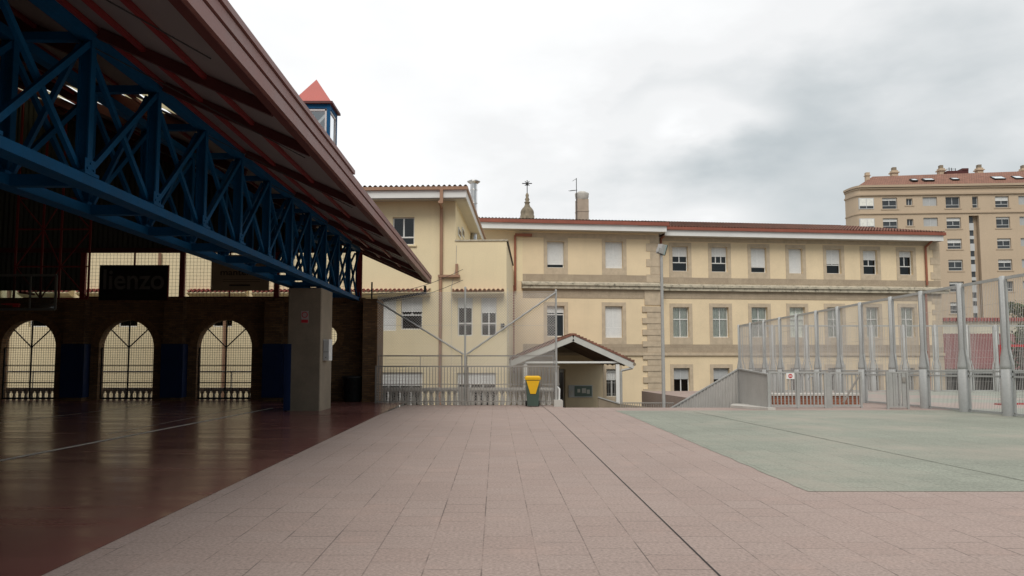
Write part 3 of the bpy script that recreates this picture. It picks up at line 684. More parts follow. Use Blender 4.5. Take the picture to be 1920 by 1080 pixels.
def hoop():
    D = 22.0
    t = thing('basketball_hoop', 'basketball backboard on a red lattice arm in the dark hall', 'hoop', (X(40, D), D, 2.5))
    a, b, c, d = X(-30, D), X(99, D), Z(580, D), Z(516, D)
    m = MB()
    for p, q in (((a, c), (b, c)), ((a, d), (b, d)), ((a, c), (a, d)), ((b, c), (b, d))): m.bar((p[0], D, p[1]), (q[0], D, q[1]), .06, .05, (0, 1, 0))
    m.bar(((a + b) / 2 + .25, D - .005, c), ((a + b) / 2 + .25, D - .005, d), .04, .04, (0, 1, 0)); m.build('backboard_frame', paint('hoop_frame', (.14, .14, .13), .5), t)
    m = MB(); m.box(a + .03, b - .03, D + .03, D + .035, c + .03, d - .03); m.build('backboard', M['glass'], t)
    m = MB(); cx, cz = X(28, D), Z(572, D); n = 20
    for i in range(n):
        u, v = 2 * math.pi * i / n, 2 * math.pi * (i + 1) / n
        m.tube((cx + .23 * math.cos(u), D - .32 + .23 * math.sin(u), cz), (cx + .23 * math.cos(v), D - .32 + .23 * math.sin(v), cz), .012, 6)
    m.box(cx - .08, cx + .08, D - .1, D - .03, cz - .06, cz + .04); m.build('rim', 'goal_red', t)
    m = MB(); top = lambda x, dd: (x, dd, zr(-x) - .25)
    for px in (20, 70, 105, 160):
        x = X(px, D + .7); m.bar((x, D + .7, Z(560, D + .7)), top(x, D + .7), .05, .05, (0, 1, 0))
    xs = [X(px, D + .7) for px in (20, 70, 105, 160)]
    for z in (Z(560, D + .7), Z(500, D + .7), Z(430, D + .7), Z(372, D + .7)): m.bar((xs[0], D + .7, z), (xs[3], D + .7, z), .04, .04)
    zs = [Z(y, D + .7) for y in (560, 500, 430, 372)]
    for i in range(3):
        for j in range(3):
            p, q = ((xs[i], zs[j]), (xs[i + 1], zs[j + 1])) if (i + j) % 2 else ((xs[i + 1], zs[j]), (xs[i], zs[j + 1]))
            m.bar((p[0], D + .72, p[1]), (q[0], D + .72, q[1]), .03, .03, (0, 1, 0))
    m.bar((X(30, D), D + .03, (c + d) / 2), (X(30, D), D + .7, (c + d) / 2), .06, .06); m.build('lattice_support', 'red', t)
hoop()
def hall_bin():
    x = X(660, 26.3); t = thing('waste_bin', 'black round waste bin against the brick wall', 'bin', (x, 26.5, 0))
    m = MB(); m.lathe([(.26, 0), (.31, .1), (.34, .78), (.36, .80), (.36, .84), (.33, .84), (.31, .7)], (x, 26.55, 0), 20); m.build('body', 'bin_dark', t)
    m = MB(); m.lathe([(.365, .80), (.38, .82), (.365, .86), (.34, .87)], (x, 26.55, 0), 20); m.build('rim', 'iron', t)
hall_bin()
def drain_arm():
    t = thing('rain_pipe', 'dark slanting rainwater pipe from the canopy eave tip to the brick pier', 'pipe', (-3.5, 28, WTOP))
    a = at(797, 536, 29.5); b = at(797, 549, 29.5); c = at(707, 565, 27.6); m = MB(); m.path([a, b, c], .05, 10); m.build('pipe', 'iron', t)
    m = MB(); p = at(697, 561, 26.4); m.tube((p.x, p.y, WTOP + .05), (p.x, p.y, Z(529, 26.4)), .03, 6); tag(m.build('steel_stub', 'iron'), 'short dark steel stub standing on the brick pier', 'post')
    for k, (p, q, lb) in enumerate((((640, 555, 27), (868, 505, 37.9), 'upper thin black cable slung from the truss to the cream wall'), ((640, 568, 27), (868, 525, 37.9), 'lower thin black cable slung from the truss to the cream wall'))):
        a, b = at(*p), at(*q); pts = [a.lerp(b, i / 10) - Vector((0, 0, .35 * math.sin(math.pi * i / 10))) for i in range(11)]
        m = MB(); m.path(pts, .012, 5); tag(m.build('cable', 'iron'), lb, 'cable', 'cables by the canopy')
drain_arm()

# ================================================================== CREAM BUILDING (left background)
CF = Frame(950, 38, R(-2.4))
def cream_building():
    f = CF; t = thing('cream_building', 'cream plastered school wing with white fascia and tiled awnings', 'building', f.o, f.a, None, False)
    xu = f.sx(854, 0, 450); xb = 0.0; zu = f.z(760, 374); zblk = f.z(900, 452); L0 = -46.0
    spec = []      # px l, r, top, bottom, options
    def w(l, r, a, b, **k): spec.append((f.sx(l, 0, (a + b) / 2), f.sx(r, 0, (a + b) / 2), f.z((l + r) / 2, b), f.z((l + r) / 2, a), k))
    w(736, 777, 407, 459, split=2, transom=.28)
    w(706, 743, 557, 620, shut=1.0); w(752, 792, 557, 618, shut=.45, split=2, transom=.45)
    w(858, 886, 558, 630, shut=.27, split=2, transom=.33, low_split=2); w(902, 931, 558, 630, shut=.40, split=2, transom=.33, low_split=2)
    w(706, 792, 698, 768, shut=.36, split=4, transom=0); w(857, 930, 699, 768, shut=.30, split=3, transom=0)
    for l, r in ((55, 92), (222, 258), (398, 436), (482, 516), (540, 576), (640, 676), (-60, -22)): w(l, r, 556, 613, shut=.5, split=2, transom=.35)
    m = MB(); hl = [s[:4] for s in spec]
    wall_holes(m, L0, xu, -3.2, zu, [h for h in hl if h[1] < xu], 0, .2)
    wall_holes(m, xu, xb, -3.2, zblk, [h for h in hl if h[0] > xu], 0, .2)
    y2 = 17.0
    # side walls
    yp, zp = f.side(961, 498, 0.0)
    m.face([(xu, 0, zblk - .2), (xu, y2, zblk - .2), (xu, y2, zu), (xu, 0, zu)])
    m.face([(xb, 0, -3.2), (xb, y2, -3.2), (xb, y2, zp), (xb, yp, zp), (xb, 0, zblk)])
    m.face([(L0, 0, -3.2), (L0, 0, zu), (L0, y2, zu), (L0, y2, -3.2)]); m.face([(L0, y2, -3.2), (L0, y2, zu), (xu, y2, zu), (xu, y2, -3.2)])
    m.face([(xu, .3, zblk - .35), (xb - .2, .3, zblk - .35), (xb - .2, y2, zblk - .35), (xu, y2, zblk - .35)])
    m.build('wall', 'plaster', t)
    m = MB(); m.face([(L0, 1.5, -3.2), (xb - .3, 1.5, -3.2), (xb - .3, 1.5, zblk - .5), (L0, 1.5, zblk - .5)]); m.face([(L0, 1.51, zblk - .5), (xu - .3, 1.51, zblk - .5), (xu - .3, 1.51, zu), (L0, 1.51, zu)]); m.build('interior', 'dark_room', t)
    for (a, b, c, d, k) in spec: window(t, a, b, c, d, .14, **k)
    s = MB(); a, b, c = spec[0][:3]; s.box(a - .12, b + .12, -.08, .135, c - .09, c - .003); s.build('sill', 'plaster', t)
    m = MB(); m.box(xu - .02, xb + .06, -.05, .25, zblk + .001, zblk + .07); m.build('parapet_cap', 'stone_dirty', t)
    m = MB(); m.bar((xb + .02, .26, zblk + .02), (xb + .02, yp, zp + .02), .12, .08); m.build('parapet_cap', 'iron', t)
    # side windows of the upper storey
    for pxa, pxb in ((858.5, 863), (865.5, 869)):
        ya, za = f.side(pxa, 425, xu); yb, zb = f.side(pxb, 449, xu); m = MB(); m.box(xu + .004, xu + .05, ya, yb, zb, za); wf = m.build('window', 'white', t)
        m = MB(); m.box(xu + .051, xu + .06, ya + .1, yb - .1, zb + .1, za - .1); m.build('pane', 'glass_dark', wf)
    # eaves
    oh = 1.0; e0 = -oh; xr = f.sx(875, -oh, 355); z1 = f.z(760, 371, -oh); z2 = f.z(760, 357, -oh); z3 = f.z(760, 351, -oh)
    m = MB(); m.box(L0, xr - .03, e0, e0 + .05, z1, z2); m.box(xr - .08, xr - .03, e0 + .051, y2, z1, z2); m.build('fascia', 'white', t)
    m = MB(); m.face([(L0, e0 + .05, z1 + .03), (xr - .08, e0 + .05, z1 + .03), (xr - .08, y2, z1 + .03), (L0, y2, z1 + .03)]); m.build('soffit', 'soffit', t)
    m = MB(); x = L0 + 20; m.box(x, xr - .1, e0 + .105, e0 + .12, z1 - .02, z1 + .028)
    while x < xr - .1: m.box(x, x + .06, e0 + .06, e0 + .10, z1 - .05, z1 + .028); x += .12
    m.build('vent_strip', 'grey_blind', t)
    m = MB(); m.box(L0, xr + .06, e0 - .12, e0 - .001, z2 + .001, z3); m.box(xr - .029, xr + .06, e0, y2, z2 + .001, z3); m.build('gutter', 'gutter_brown', t)
    m = MB(); tile_sheet(m, L0 + 12, xr + .04, e0 - .06, z3 + .02, 6, .10, 0, 1.0, .26, 8); m.build('roof', 'tile_old', t)
    # down pipes
    def pipe(px, ya, yb, mat='gutter_brown', r=.075, back=-.1):
        q = MB(); x0_ = f.sx(px, back, ya); q.tube((x0_, back, f.z(px, ya, back)), (x0_, back, f.z(px, yb, back)), r, 10); q.build('downpipe', mat, t)
    xx = f.sx(828, -.1, 400); q = MB(); q.box(f.sx(825, -1.06, 360), f.sx(831, -1.06, 360), -1.15, -1.005, z1 - .3, z2); q.tube((xx, -1.0, z1 - .2), (xx, -.12, z1 - .35), .075, 10); q.tube((xx, -.12, z1 - .3), (xx, -.12, f.z(828, 515, -.1)), .08, 10); q.build('downpipe', 'gutter_brown', t)
    pipe(826, 520, 775, r=.085)
    q = MB(); q.box(f.sx(821, -.1), f.sx(862, -.1), -.2, -.03, f.z(840, 520, -.1), f.z(840, 515.5, -.1)); q.box(f.sx(853.5, -.1), f.sx(858.5, -.1), -.16, -.03, f.z(855, 515, -.1), f.z(855, 495, -.1)); q.build('pipe_elbow', 'gutter_brown', t)
    for px in (20, 425, 300): pipe(px, 474, 775, r=.08)
    # tiled awnings
    for l, r in ((-120, -10), (30, 128), (140, 208), (349, 460), (428, 805), (846, 945)):
        if l == 428: l = 470
        xa, xb_ = f.sx(l, -.5, 545), f.sx(r, -.5, 545); za = f.z((l + r) / 2, 547, -.5)
        q = MB(); tile_sheet(q, xa, xb_, -.55, za, .55, .28, 0, 0, .22, 3); aw = q.build('awning', 'tile_red', t)
        q = MB(); q.prism([(xa + .02, -.5, za - .02), (xa + .02, -.5, za - .07), (xa + .02, -.12, za - .22), (xa + .02, -.004, za - .22), (xa + .02, -.004, za + .12)], (xb_ - xa - .04, 0, 0)); q.build('awning_bracket', 'plaster', aw)
    # flue and service box on the block roof
    yf = 10.0; p0, z_ = f.side(0, 0, 0) if False else (0, 0)
    fx = f.hit(888, 430, yf)[0]; q = MB(); zt = f.z(890, 345, yf); q.tube((fx, yf, zblk - .4), (fx, yf, zt), .22, 14); q.lathe([(.23, 0), (.40, .12), (.42, .16), (.2, .26)], (fx, yf, zt), 14)
    for i in range(6): q.lathe([(.225, 0), (.24, .02), (.24, .05), (.225, .07)], (fx, yf, zblk + .5 + i * .85), 14)
    q.build('flue_pipe', 'flue', t)
    ax = f.hit(908, 445, 6)[0]; q = MB(); q.box(ax - .3, ax + .3, 6, 6.4, zblk - .34, zblk + .55); q.build('ventilation_box', 'aluminium', t)
    q = MB(); q.box(f.sx(939, -.1, 611), f.sx(946, -.1, 611), -.22, -.003, f.z(942, 614), f.z(942, 607)); q.build('wall_lamp', 'iron', t)
    q = MB()
    for pts in (((856, 460), (855, 500), (846, 540), (847, 600)), ((952, 540), (953, 640)), ((847, 560), (846, 690))):
        q = MB(); q.path([(f.sx(a, -.02, b), -.02, f.z(a, b, -.02)) for a, b in pts], .012, 5); q.build('wall_cable', 'concrete_light', t)
cream_building()

# ================================================================== STONE BUILDING
SF = Frame(965, 55, R(7))
def stone_building():
    f = SF; t = thing('stone_building', 'long ochre school building with granite trim and rows of shuttered windows', 'building', f.o, f.a, None, False)
    WO = .7                                                   # the right wing is set back
    xp = f.sx(1236, 0, 500); xw1 = f.sx(1762, WO, 500); L0 = -14.0
    win = []                                                  # l, r, top, bottom in the photo, plane offset, options
    RV = .32
    for (l, r, a, b, k) in ((1026, 1058, 452.7, 502, dict(shut=.87, split=1, transom=0)), (1135, 1168, 453, 503, dict(shut=1.0)),
                            (1026, 1058.5, 573.5, 631, dict(shut=.22, split=2, transom=.72)), (1135, 1167.5, 574, 633, dict(shut=1.0)),
                            (1137, 1160, 692, 744, dict(shut=.4, split=2, transom=0, bars=True))):
        win.append((l, r, a, b, 0.0, k))
    UP = ((1260.7, 1290, 462, 508.5, .40, 2), (1334, 1364, 463, 510, .38, 3), (1408, 1437, 464.6, 511, .78, 2), (1479, 1504.6, 466, 512.6, 1, 1), (1549.4, 1577, 467, 513, .60, 2), (1618.5, 1645, 469, 514.5, .40, 2), (1686.5, 1711.5, 470.5, 515.4, .25, 2))
    for l, r, a, b, s, n in UP: win.append((l, r, a, b, WO, dict(shut=s, split=n, transom=.36 if s < .7 else (.22 if s < 1 else 0), low_split=1)))
    for i, (l, r) in enumerate(((1262, 1292), (1336.5, 1366.5), (1409.5, 1439.5), (1481, 1510), (1551.6, 1579.5), (1625, 1649), (1690, 1715))):
        win.append((l, r, 576, 632.5 + i * .0, WO, dict(curtain=True, split=2 - (i == 1) * 0, transom=.6, low_split=2 if i > 4 else 2)))
        win.append((l + 1.5, r + 1.5, 690, 740, WO, dict(shut=.42 if i < 2 else .3, split=2, transom=0, blind='grey_blind', bars=i > 3)))
    W = [(f.sx(l, o, (a + b) / 2), f.sx(r, o, (a + b) / 2), f.z((l + r) / 2, b, o), f.z((l + r) / 2, a, o), o, k) for l, r, a, b, o, k in win]
    ztop = f.z(1100, 441, 0)
    zc0, zc1 = f.z(1100, 542), f.z(1100, 531)                # cornice
    zs0, zs1 = f.z(1100, 666.5), f.z(1100, 661)              # string course
    m = MB()
    holes = [x[:4] for x in W if x[4] == 0.0]
    door = (f.sx(1048, 0, 720), f.sx(1060, 0, 720), -3.2, f.z(1055, 692)); holes.append(door)
    wall_holes(m, L0, xp, -3.2, ztop + .4, holes, 0, RV)
    m.face([(xp, 0, -3.2), (xp, WO, -3.2), (xp, WO, ztop + .4), (xp, 0, ztop + .4)])
    hw = [x[:4] for x in W if x[4] == WO]
    wall_holes(m, xp, xw1, -3.2, ztop + .1, hw, WO, RV)
    m.face([(xw1, WO, -3.2), (xw1, 14, -3.2), (xw1, 14, ztop + .1), (xw1, WO, ztop + .1)])
    m.face([(L0, 0, -3.2), (L0, 0, ztop), (L0, 14, ztop), (L0, 14, -3.2)]); m.face([(L0, 14, -3.2), (L0, 14, ztop), (xw1, 14, ztop), (xw1, 14, -3.2)])
    m.build('wall', 'ochre', t)
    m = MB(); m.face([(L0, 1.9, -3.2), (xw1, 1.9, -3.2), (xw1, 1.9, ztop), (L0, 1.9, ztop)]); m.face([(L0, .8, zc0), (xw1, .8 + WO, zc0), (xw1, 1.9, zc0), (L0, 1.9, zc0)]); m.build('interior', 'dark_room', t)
    for (a, b, c, d, o, k) in W:
        fr = window(t, a, b, c, d, o + RV - .07, **k)
        sw = .26; pr = o - .025; q = MB()
        up = d > zc1
        base = f.z(1100, 515) if up else (f.z(1100, 645) if c > zs1 else c - .3)
        if up and o: base = f.z(1400, 522, WO)
        q.box(a - sw, a - .002, pr, o + .02, base, d); q.box(b + .002, b + sw, pr, o + .02, base, d); q.box(a - sw, b + sw, pr, o + .02, d + .001, d + .28); q.box(a - .001, b + .001, pr, o + .02, base, c - .001)
        q.build('window_surround', 'stone_plain', fr)
    # stone bands: sill band under the upper windows, cornice, frieze, band over the ground floor, string course
    def band(a, b, o, za, zb, proud, mat, nm): q = MB(); q.box(a, b, o - proud, o + .05, za, zb); q.build(nm, mat, t)
    xpl = f.sx(980, 0, 480)
    for a, b, o, r0 in ((xpl, xp - .002, 0.0, f.z(1100, 515)), (xp + .03, xw1 - .002, WO, f.z(1400, 522, WO))):
        band(a, b, o, zc1 + .001, r0 - .001, .022, 'stone', 'stone_band')
        band(a, b, o, f.z(1100, 559) if o == 0 else f.z(1400, 561, WO), zc0 - .001, .03, 'stone', 'frieze')
        band(a, b, o, zs1 + .001, f.z(1100, 645) - .001, .022, 'stone', 'stone_band')
        band(a, b, o, f.z(1100, 447) if o == 0 else f.z(1400, 455, WO), ztop + .1, .02, 'stone_plain', 'frieze')
        q = MB(); ext = .55 if o else 0.0; q.box(a - .1, b + (.35 if o == 0 else .5), o - .24, o + .05, zc0, zc0 + (zc1 - zc0) * .55); q.box(a - .1, b + (.42 if o == 0 else .55), o - .34, o + .05, zc0 + (zc1 - zc0) * .56, zc1 - .03); q.prism([(a - .1, o - .30, zc1 - .029), (a - .1, o + .05, zc1 - .029), (a - .1, o + .05, zc1 + .12)], (b - a + .3, 0, 0))
        q.build('cornice', 'stone_dirty', t)
        q = MB(); q.box(a, b + .06, o - .12, o + .05, zs0, zs1); q.build('string_course', 'stone_plain', t)
    # quoins at the pavilion corner and at the far corner
    def quoins(xc, o, za, zb, wl, ws, sgn=-1, ph=0, pr=.05, rows=None):
        hgt = .42 if rows is None else (zb - za) / rows; z = za; i = ph; q = MB()
        while z < zb - .1:
            wd = wl if i % 2 else ws; z2 = min(z + hgt - .018, zb)
            q.box(xc + sgn * wd, xc + .025, o - (pr if i % 2 else pr * .6), o + .5, z, z2); z += hgt; i += 1
        q.build('quoins', 'stone_plain', t)
    quoins(xp, 0, zs1 + .01, f.z(1210, 572), 1.35, 1.0, pr=.09); quoins(xp, 0, -3.2, zs0 - .01, 1.35, 1.0, pr=.09)
    quoins(xp, 0, zc1 + .14, ztop + .05, .98, .68, ph=1, rows=6, pr=.035)
    q = MB(); q.box(xp - 1.15, xp + .024, -.06, .5, f.z(1210, 572) + .01, zc0 - .005); q.build('quoins', 'stone_plain', t)
    quoins(xw1, WO, -3.2, zs0 - .01, .8, .55, pr=.03); quoins(xw1, WO, zs1 + .01, zc0 - .01, .8, .55, pr=.035); quoins(xw1, WO, zc1 + .14, ztop + .05, .8, .55, rows=6, pr=.035)
    q = MB(); q.box(f.sx(964, 0, 480), xpl - .01, -.012, .05, zc1 + .1, ztop); q.build('corner_strip', 'plaster', t)
    # eaves and roofs
    def eave(a, b, o, oh, zg1, zg0, zf0, end, pitch, run, mat, h0, h1):
        q = MB(); q.box(a, b, o - oh, o - oh + .05, zf0, zg0 - .002); q.box(b - .05, b, o - oh + .051, o + 5, zf0, zg0 - .002); q.build('fascia', 'white', t)
        q = MB(); q.face([(a, o - oh + .05, zf0 + .03), (b - .05, o - oh + .05, zf0 + .03), (b - .05, o + 2.5, zf0 + .03), (a, o + 2.5, zf0 + .03)]); q.build('soffit', 'soffit', t)
        q = MB(); q.box(a, b + .14, o - oh - .14, o - oh - .001, zg0, zg1); q.box(b + .001, b + .14, o - oh, o + 6, zg0, zg1); q.build('gutter', 'gutter', t)
        q = MB(); tile_sheet(q, a, b + .08, o - oh - .10, zg1 + .02, run, pitch, h0, h1, .24, 16); q.face([(a, o - oh + run, zg1 + run * pitch), (b - run, o - oh + run, zg1 + run * pitch), (b, 14, zg1), (a, 14, zg1)]); q.build('roof', mat, t)
    oh = .95
    eave(L0, f.sx(1250, -oh, 425), 0, oh, f.z(1100, 414, -oh), f.z(1100, 420.5, -oh), f.z(1100, 431.5, -oh), 1, .12, 6, 'tile_old', 0, 1.0)
    oz = WO - oh
    eave(f.sx(1251.5, oz, 430) - .2, f.sx(1769, oz, 445), WO, oh, f.z(1500, 430.5, oz), f.z(1500, 436, oz), f.z(1500, 446.5, oz), 1, .245, 5.6, 'tile', 0, 1.0)
    # downpipes
    def dp(px, py0, py1, o): q = MB(); x = f.sx(px, o, (py0 + py1) / 2); q.tube((x, o, f.z(px, py0, o)), (x, o, f.z(px, py1, o)), .085, 10); return q, x
    q, x = dp(1240, 446, 534, WO - .16); q.tube((x, WO - .16, f.z(1240, 447, WO - .16)), (x + .5, WO - .8, f.z(1248, 434, 0)), .085, 10); q.build('downpipe', 'pipe_red', t)
    q, x = dp(1238, 545, 760, WO - .16); q.build('downpipe', 'pipe_red', t)
    q, x = dp(1737, 462, 535, WO - .14); q.tube((x, WO - .14, f.z(1737, 463, WO - .14)), (x + .25, WO - .9, f.z(1743, 447, 0)), .085, 10); q.build('downpipe', 'pipe_red', t)
    q, x = dp(1740, 545, 740, WO - .14); q.build('downpipe', 'pipe_red', t)
    q, x = dp(966, 441, 545, -.16); q.box(x, f.sx(998, -.16), -.25, -.07, f.z(980, 443, -.16), f.z(980, 438, -.16)); q.build('downpipe', 'pipe_red', t)
    q, x = dp(962.5, 535, 700, -.2); q.build('downpipe', 'pipe_red', t)
    # the door and the notice board under the porch
    q = MB(); a, b, c, d = door; q.box(a + .02, b - .02, .25, .3, c, d - .02); dr = q.build('door', 'aluminium', t)
    q = MB(); q.box(a + .12, b - .12, .235, .249, c + 1, d - .25); q.build('pane', 'glass_dark', dr)
    q = MB(); a, b, c, d = f.sx(1066, 0, 730), f.sx(1110.5, 0, 730), f.z(1090, 745), f.z(1090, 722); q.box(a, b, -.08, -.003, c, d); nb = q.build('notice_board', 'aluminium', t)
    q = MB(); q.box(a + .42, b - .06, -.10, -.082, c + .08, d - .06); q.build('board_panel', 'notice', nb)
    for u, v, ww, hh in ((.1, .2, .2, .3), (.95, .3, .3, .35), (1.3, .25, .22, .3), (.62, .35, .2, .25)): q = MB(); q.box(a + u, a + u + ww, -.108, -.1005, c + v, c + v + hh); q.build('notice_sheet', 'paper', nb)
    # concrete chimney with a pale bulging cap
    y = 5.0; a, b = f.hit(1083.5, 400, y)[0], f.hit(1104, 400, y)[0]; z0 = ztop; z1 = f.z(1094, 373, y); q = MB(); q.box(a, b, y, y + (b - a), z0, z1); q.box(a - .03, b + .03, y - .03, y + b - a + .03, z1 - 1.0, z1 - .93); ch = q.build('chimney', 'tanconc', t)
    q = MB(); cx = (a + b) / 2; q.lathe([(.47, 0), (.52, .14), (.57, .48), (.55, .54), (.36, .55), (.32, .66), (.12, .70)], (cx, y + (b - a) / 2, z1 + .002), 18); q.build('chimney_cap', 'concrete_light', ch)
    xa = a - .1; za = f.z(1082, 334, y); q = MB(); q.tube((xa, y, z0 + .5), (xa, y, za), .03, 6)
    q.bar((xa, y, za - .05), f_off(xa - .38, y - .3, za - .32), .025, .025); q.bar((xa + .05, y, f.z(1082, 357, y)), (xa - .7, y - .6, f.z(1068, 361.5, y)), .025, .025)
    for i in range(5):
        u = i / 4; p = Vector((xa - .1 - .55 * u, y - .08 - .5 * u, f.z(1082, 357, y) - .16 * u)); q.bar(p + Vector((-.12, .14, -.0)), p + Vector((.12, -.14, 0)), .015, .015)
    q.build('television_antenna', 'iron', t)
def f_off(a, b, c): return (a, b, c)
stone_building()
def church():
    D = 78; x = X(988.5, D, 380); z0 = Z(440, D); t = thing('church_spire', 'weathered stone spire topped with an iron cross beyond the roof', 'spire', (x, D, -3.2))
    s = D / F; zb = Z(410, D)
    def zz(py): return Z(py, D) - zb
    prof = [(13.6 * s, -14), (13.6 * s, zz(404.5)), (12.4 * s, zz(403.5)), (12.9 * s, zz(399)), (12 * s, zz(395)), (9.5 * s, zz(391)), (6 * s, zz(387.5)), (4.6 * s, zz(384)), (4.2 * s, zz(381.5)), (5.8 * s, zz(380)), (5.4 * s, zz(378.8)), (3.0 * s, zz(377.5)), (4.6 * s, zz(374)), (2.6 * s, zz(370)), (3.4 * s, zz(366)), (2 * s, zz(363)), (.6 * s, zz(361))]
    m = MB(); m.lathe(prof, (x, D, zb), 16); m.build('finial', 'spire', t)
    m = MB(); m.tube((x, D, Z(363, D)), (x, D, Z(338, D)), .05, 6); m.tube((X(979, D, 344), D, Z(344, D)), (X(997.5, D, 344), D, Z(344, D)), .05, 6)
    c = Vector((x, D, Z(344, D)))
    for a in (45, 135, 225, 315): m.tube(c, c + Vector((math.cos(R(a)) * .32, 0, math.sin(R(a)) * .32)), .04, 5)
    m.lathe([(.02, -.1), (.14, 0), (.02, .1)], (x, D, Z(347, D)), 8); m.build('cross', 'iron', t)
church()
def porch():
    D0, D1 = 43.0, 56.0; xr, zr_ = X(1075, D0), Z(629, D0); xl, zl = X(953, D0), Z(678, D0); xq, zq = X(1189, D0), Z(681, D0)
    t = thing('entrance_porch', 'tiled gable porch with white barge boards before the stone building', 'porch', (xr, D0, -3.2))
    def slope(xe, ze, nm):
        d = Vector((xe - xr, 0, ze - zr_)); n = int(d.length / .2); q = MB()
        for i in range(n):
            p = Vector((xr, 0, zr_)) + d * (i / n); p2 = Vector((xr, 0, zr_)) + d * ((i + 1) / n)
            q.hexa([(p.x, D0 - .12, p.z + .02), (p2.x, D0 - .12, p2.z + .02), (p2.x, D1, p2.z + .02), (p.x, D1, p.z + .02), (p.x, D0 - .12, p.z + .12), (p2.x, D0 - .12, p2.z + .19), (p2.x, D1, p2.z + .19), (p.x, D1, p.z + .12)])
        q.build('tiled_roof', 'tile', t)
        q = MB(); q.bar((xr, D0 - .05, zr_ - .16), (xe, D0 - .05, ze - .16), .08, .32, (0, 0, 1)); q.build('barge_board', M.setdefault('trim', None) or M.__setitem__('trim', paint('porch_trim', (.52, .52, .49), .6, .08, 2)) or M['trim'], t)
        q = MB(); q.face([(xr, D0, zr_ - .05), (xe, D0, ze - .05), (xe, D1, ze - .05), (xr, D1, zr_ - .05)]); q.build('soffit', 'wood_soffit', t)
        for k in range(6):
            q = MB(); dd = D0 + 1 + k * 2.2; q.bar((xr, dd, zr_ - .14), (xe, dd, ze - .14), .1, .14); q.build('rafter', 'wood_soffit', t)
        q = MB(); q.tube((xe, D0 - .1, ze - .06), (xe, D1, ze - .06), .09, 8); q.build('gutter', 'concrete', t)
    slope(xl, zl, 0); slope(xq, zq, 1)
    px = X(1158, D0); q = MB(); q.box(px - .1, px + .1, D0, D0 + .2, -3.2, Z(683, D0)); q.build('post', 'white', t)
    px2 = X(985, D0); q = MB(); q.box(px2 - .1, px2 + .1, D0, D0 + .2, -3.2, Z(683, D0)); q.build('post', 'white', t)
    q = MB(); q.box(px2, px + .3, D0 + .02, D0 + .16, Z(681, D0), Z(677.5, D0)); q.build('tie_beam', 'white', t)
    q = MB(); x2 = X(1164, D0); q.path([(xq - .1, D0, Z(690, D0)), (x2, D0, Z(695, D0)), (x2, D0, -3.2)], .07, 8); q.build('downpipe', 'galv', t)
porch()
def ramp_low():
    D = 40.0
    a, b = X(1121, D), X(1160, D); t = thing('ramp_parapet', 'low grey sloping ramp parapet beside the porch post', 'parapet', (a, D, -3.2))
    m = MB(); m.prism([(a, D, -3.2), (b + 4, D, -3.2), (b + 4, D, Z(775, D)), (b, D, Z(757, D)), (a + .2, D, Z(745, D)), (a, D, Z(745, D))], (0, .2, 0)); m.build('wall', 'concrete', t)
    m = MB(); m.bar((a, D + .1, Z(744.5, D)), (b, D + .1, Z(756.5, D)), .28, .06); m.build('coping', 'galv', t)
    D = 30.0; a, b = X(1163, D), X(1262, D); t = thing('low_railing', 'low grey picket railing peeking over the terrace edge', 'railing', (a, D, -3.2))
    m = MB(); z1 = Z(755.5, D); x = a
    while x < b: m.box(x - .012, x + .012, D, D + .02, -3.2, z1 - .02); x += .09
    m.build('pickets', 'galv_dark', t); m = MB(); m.box(a, b, D - .02, D + .04, z1 - .02, z1 + .02); m.build('rail', 'galv_dark', t)
ramp_low()

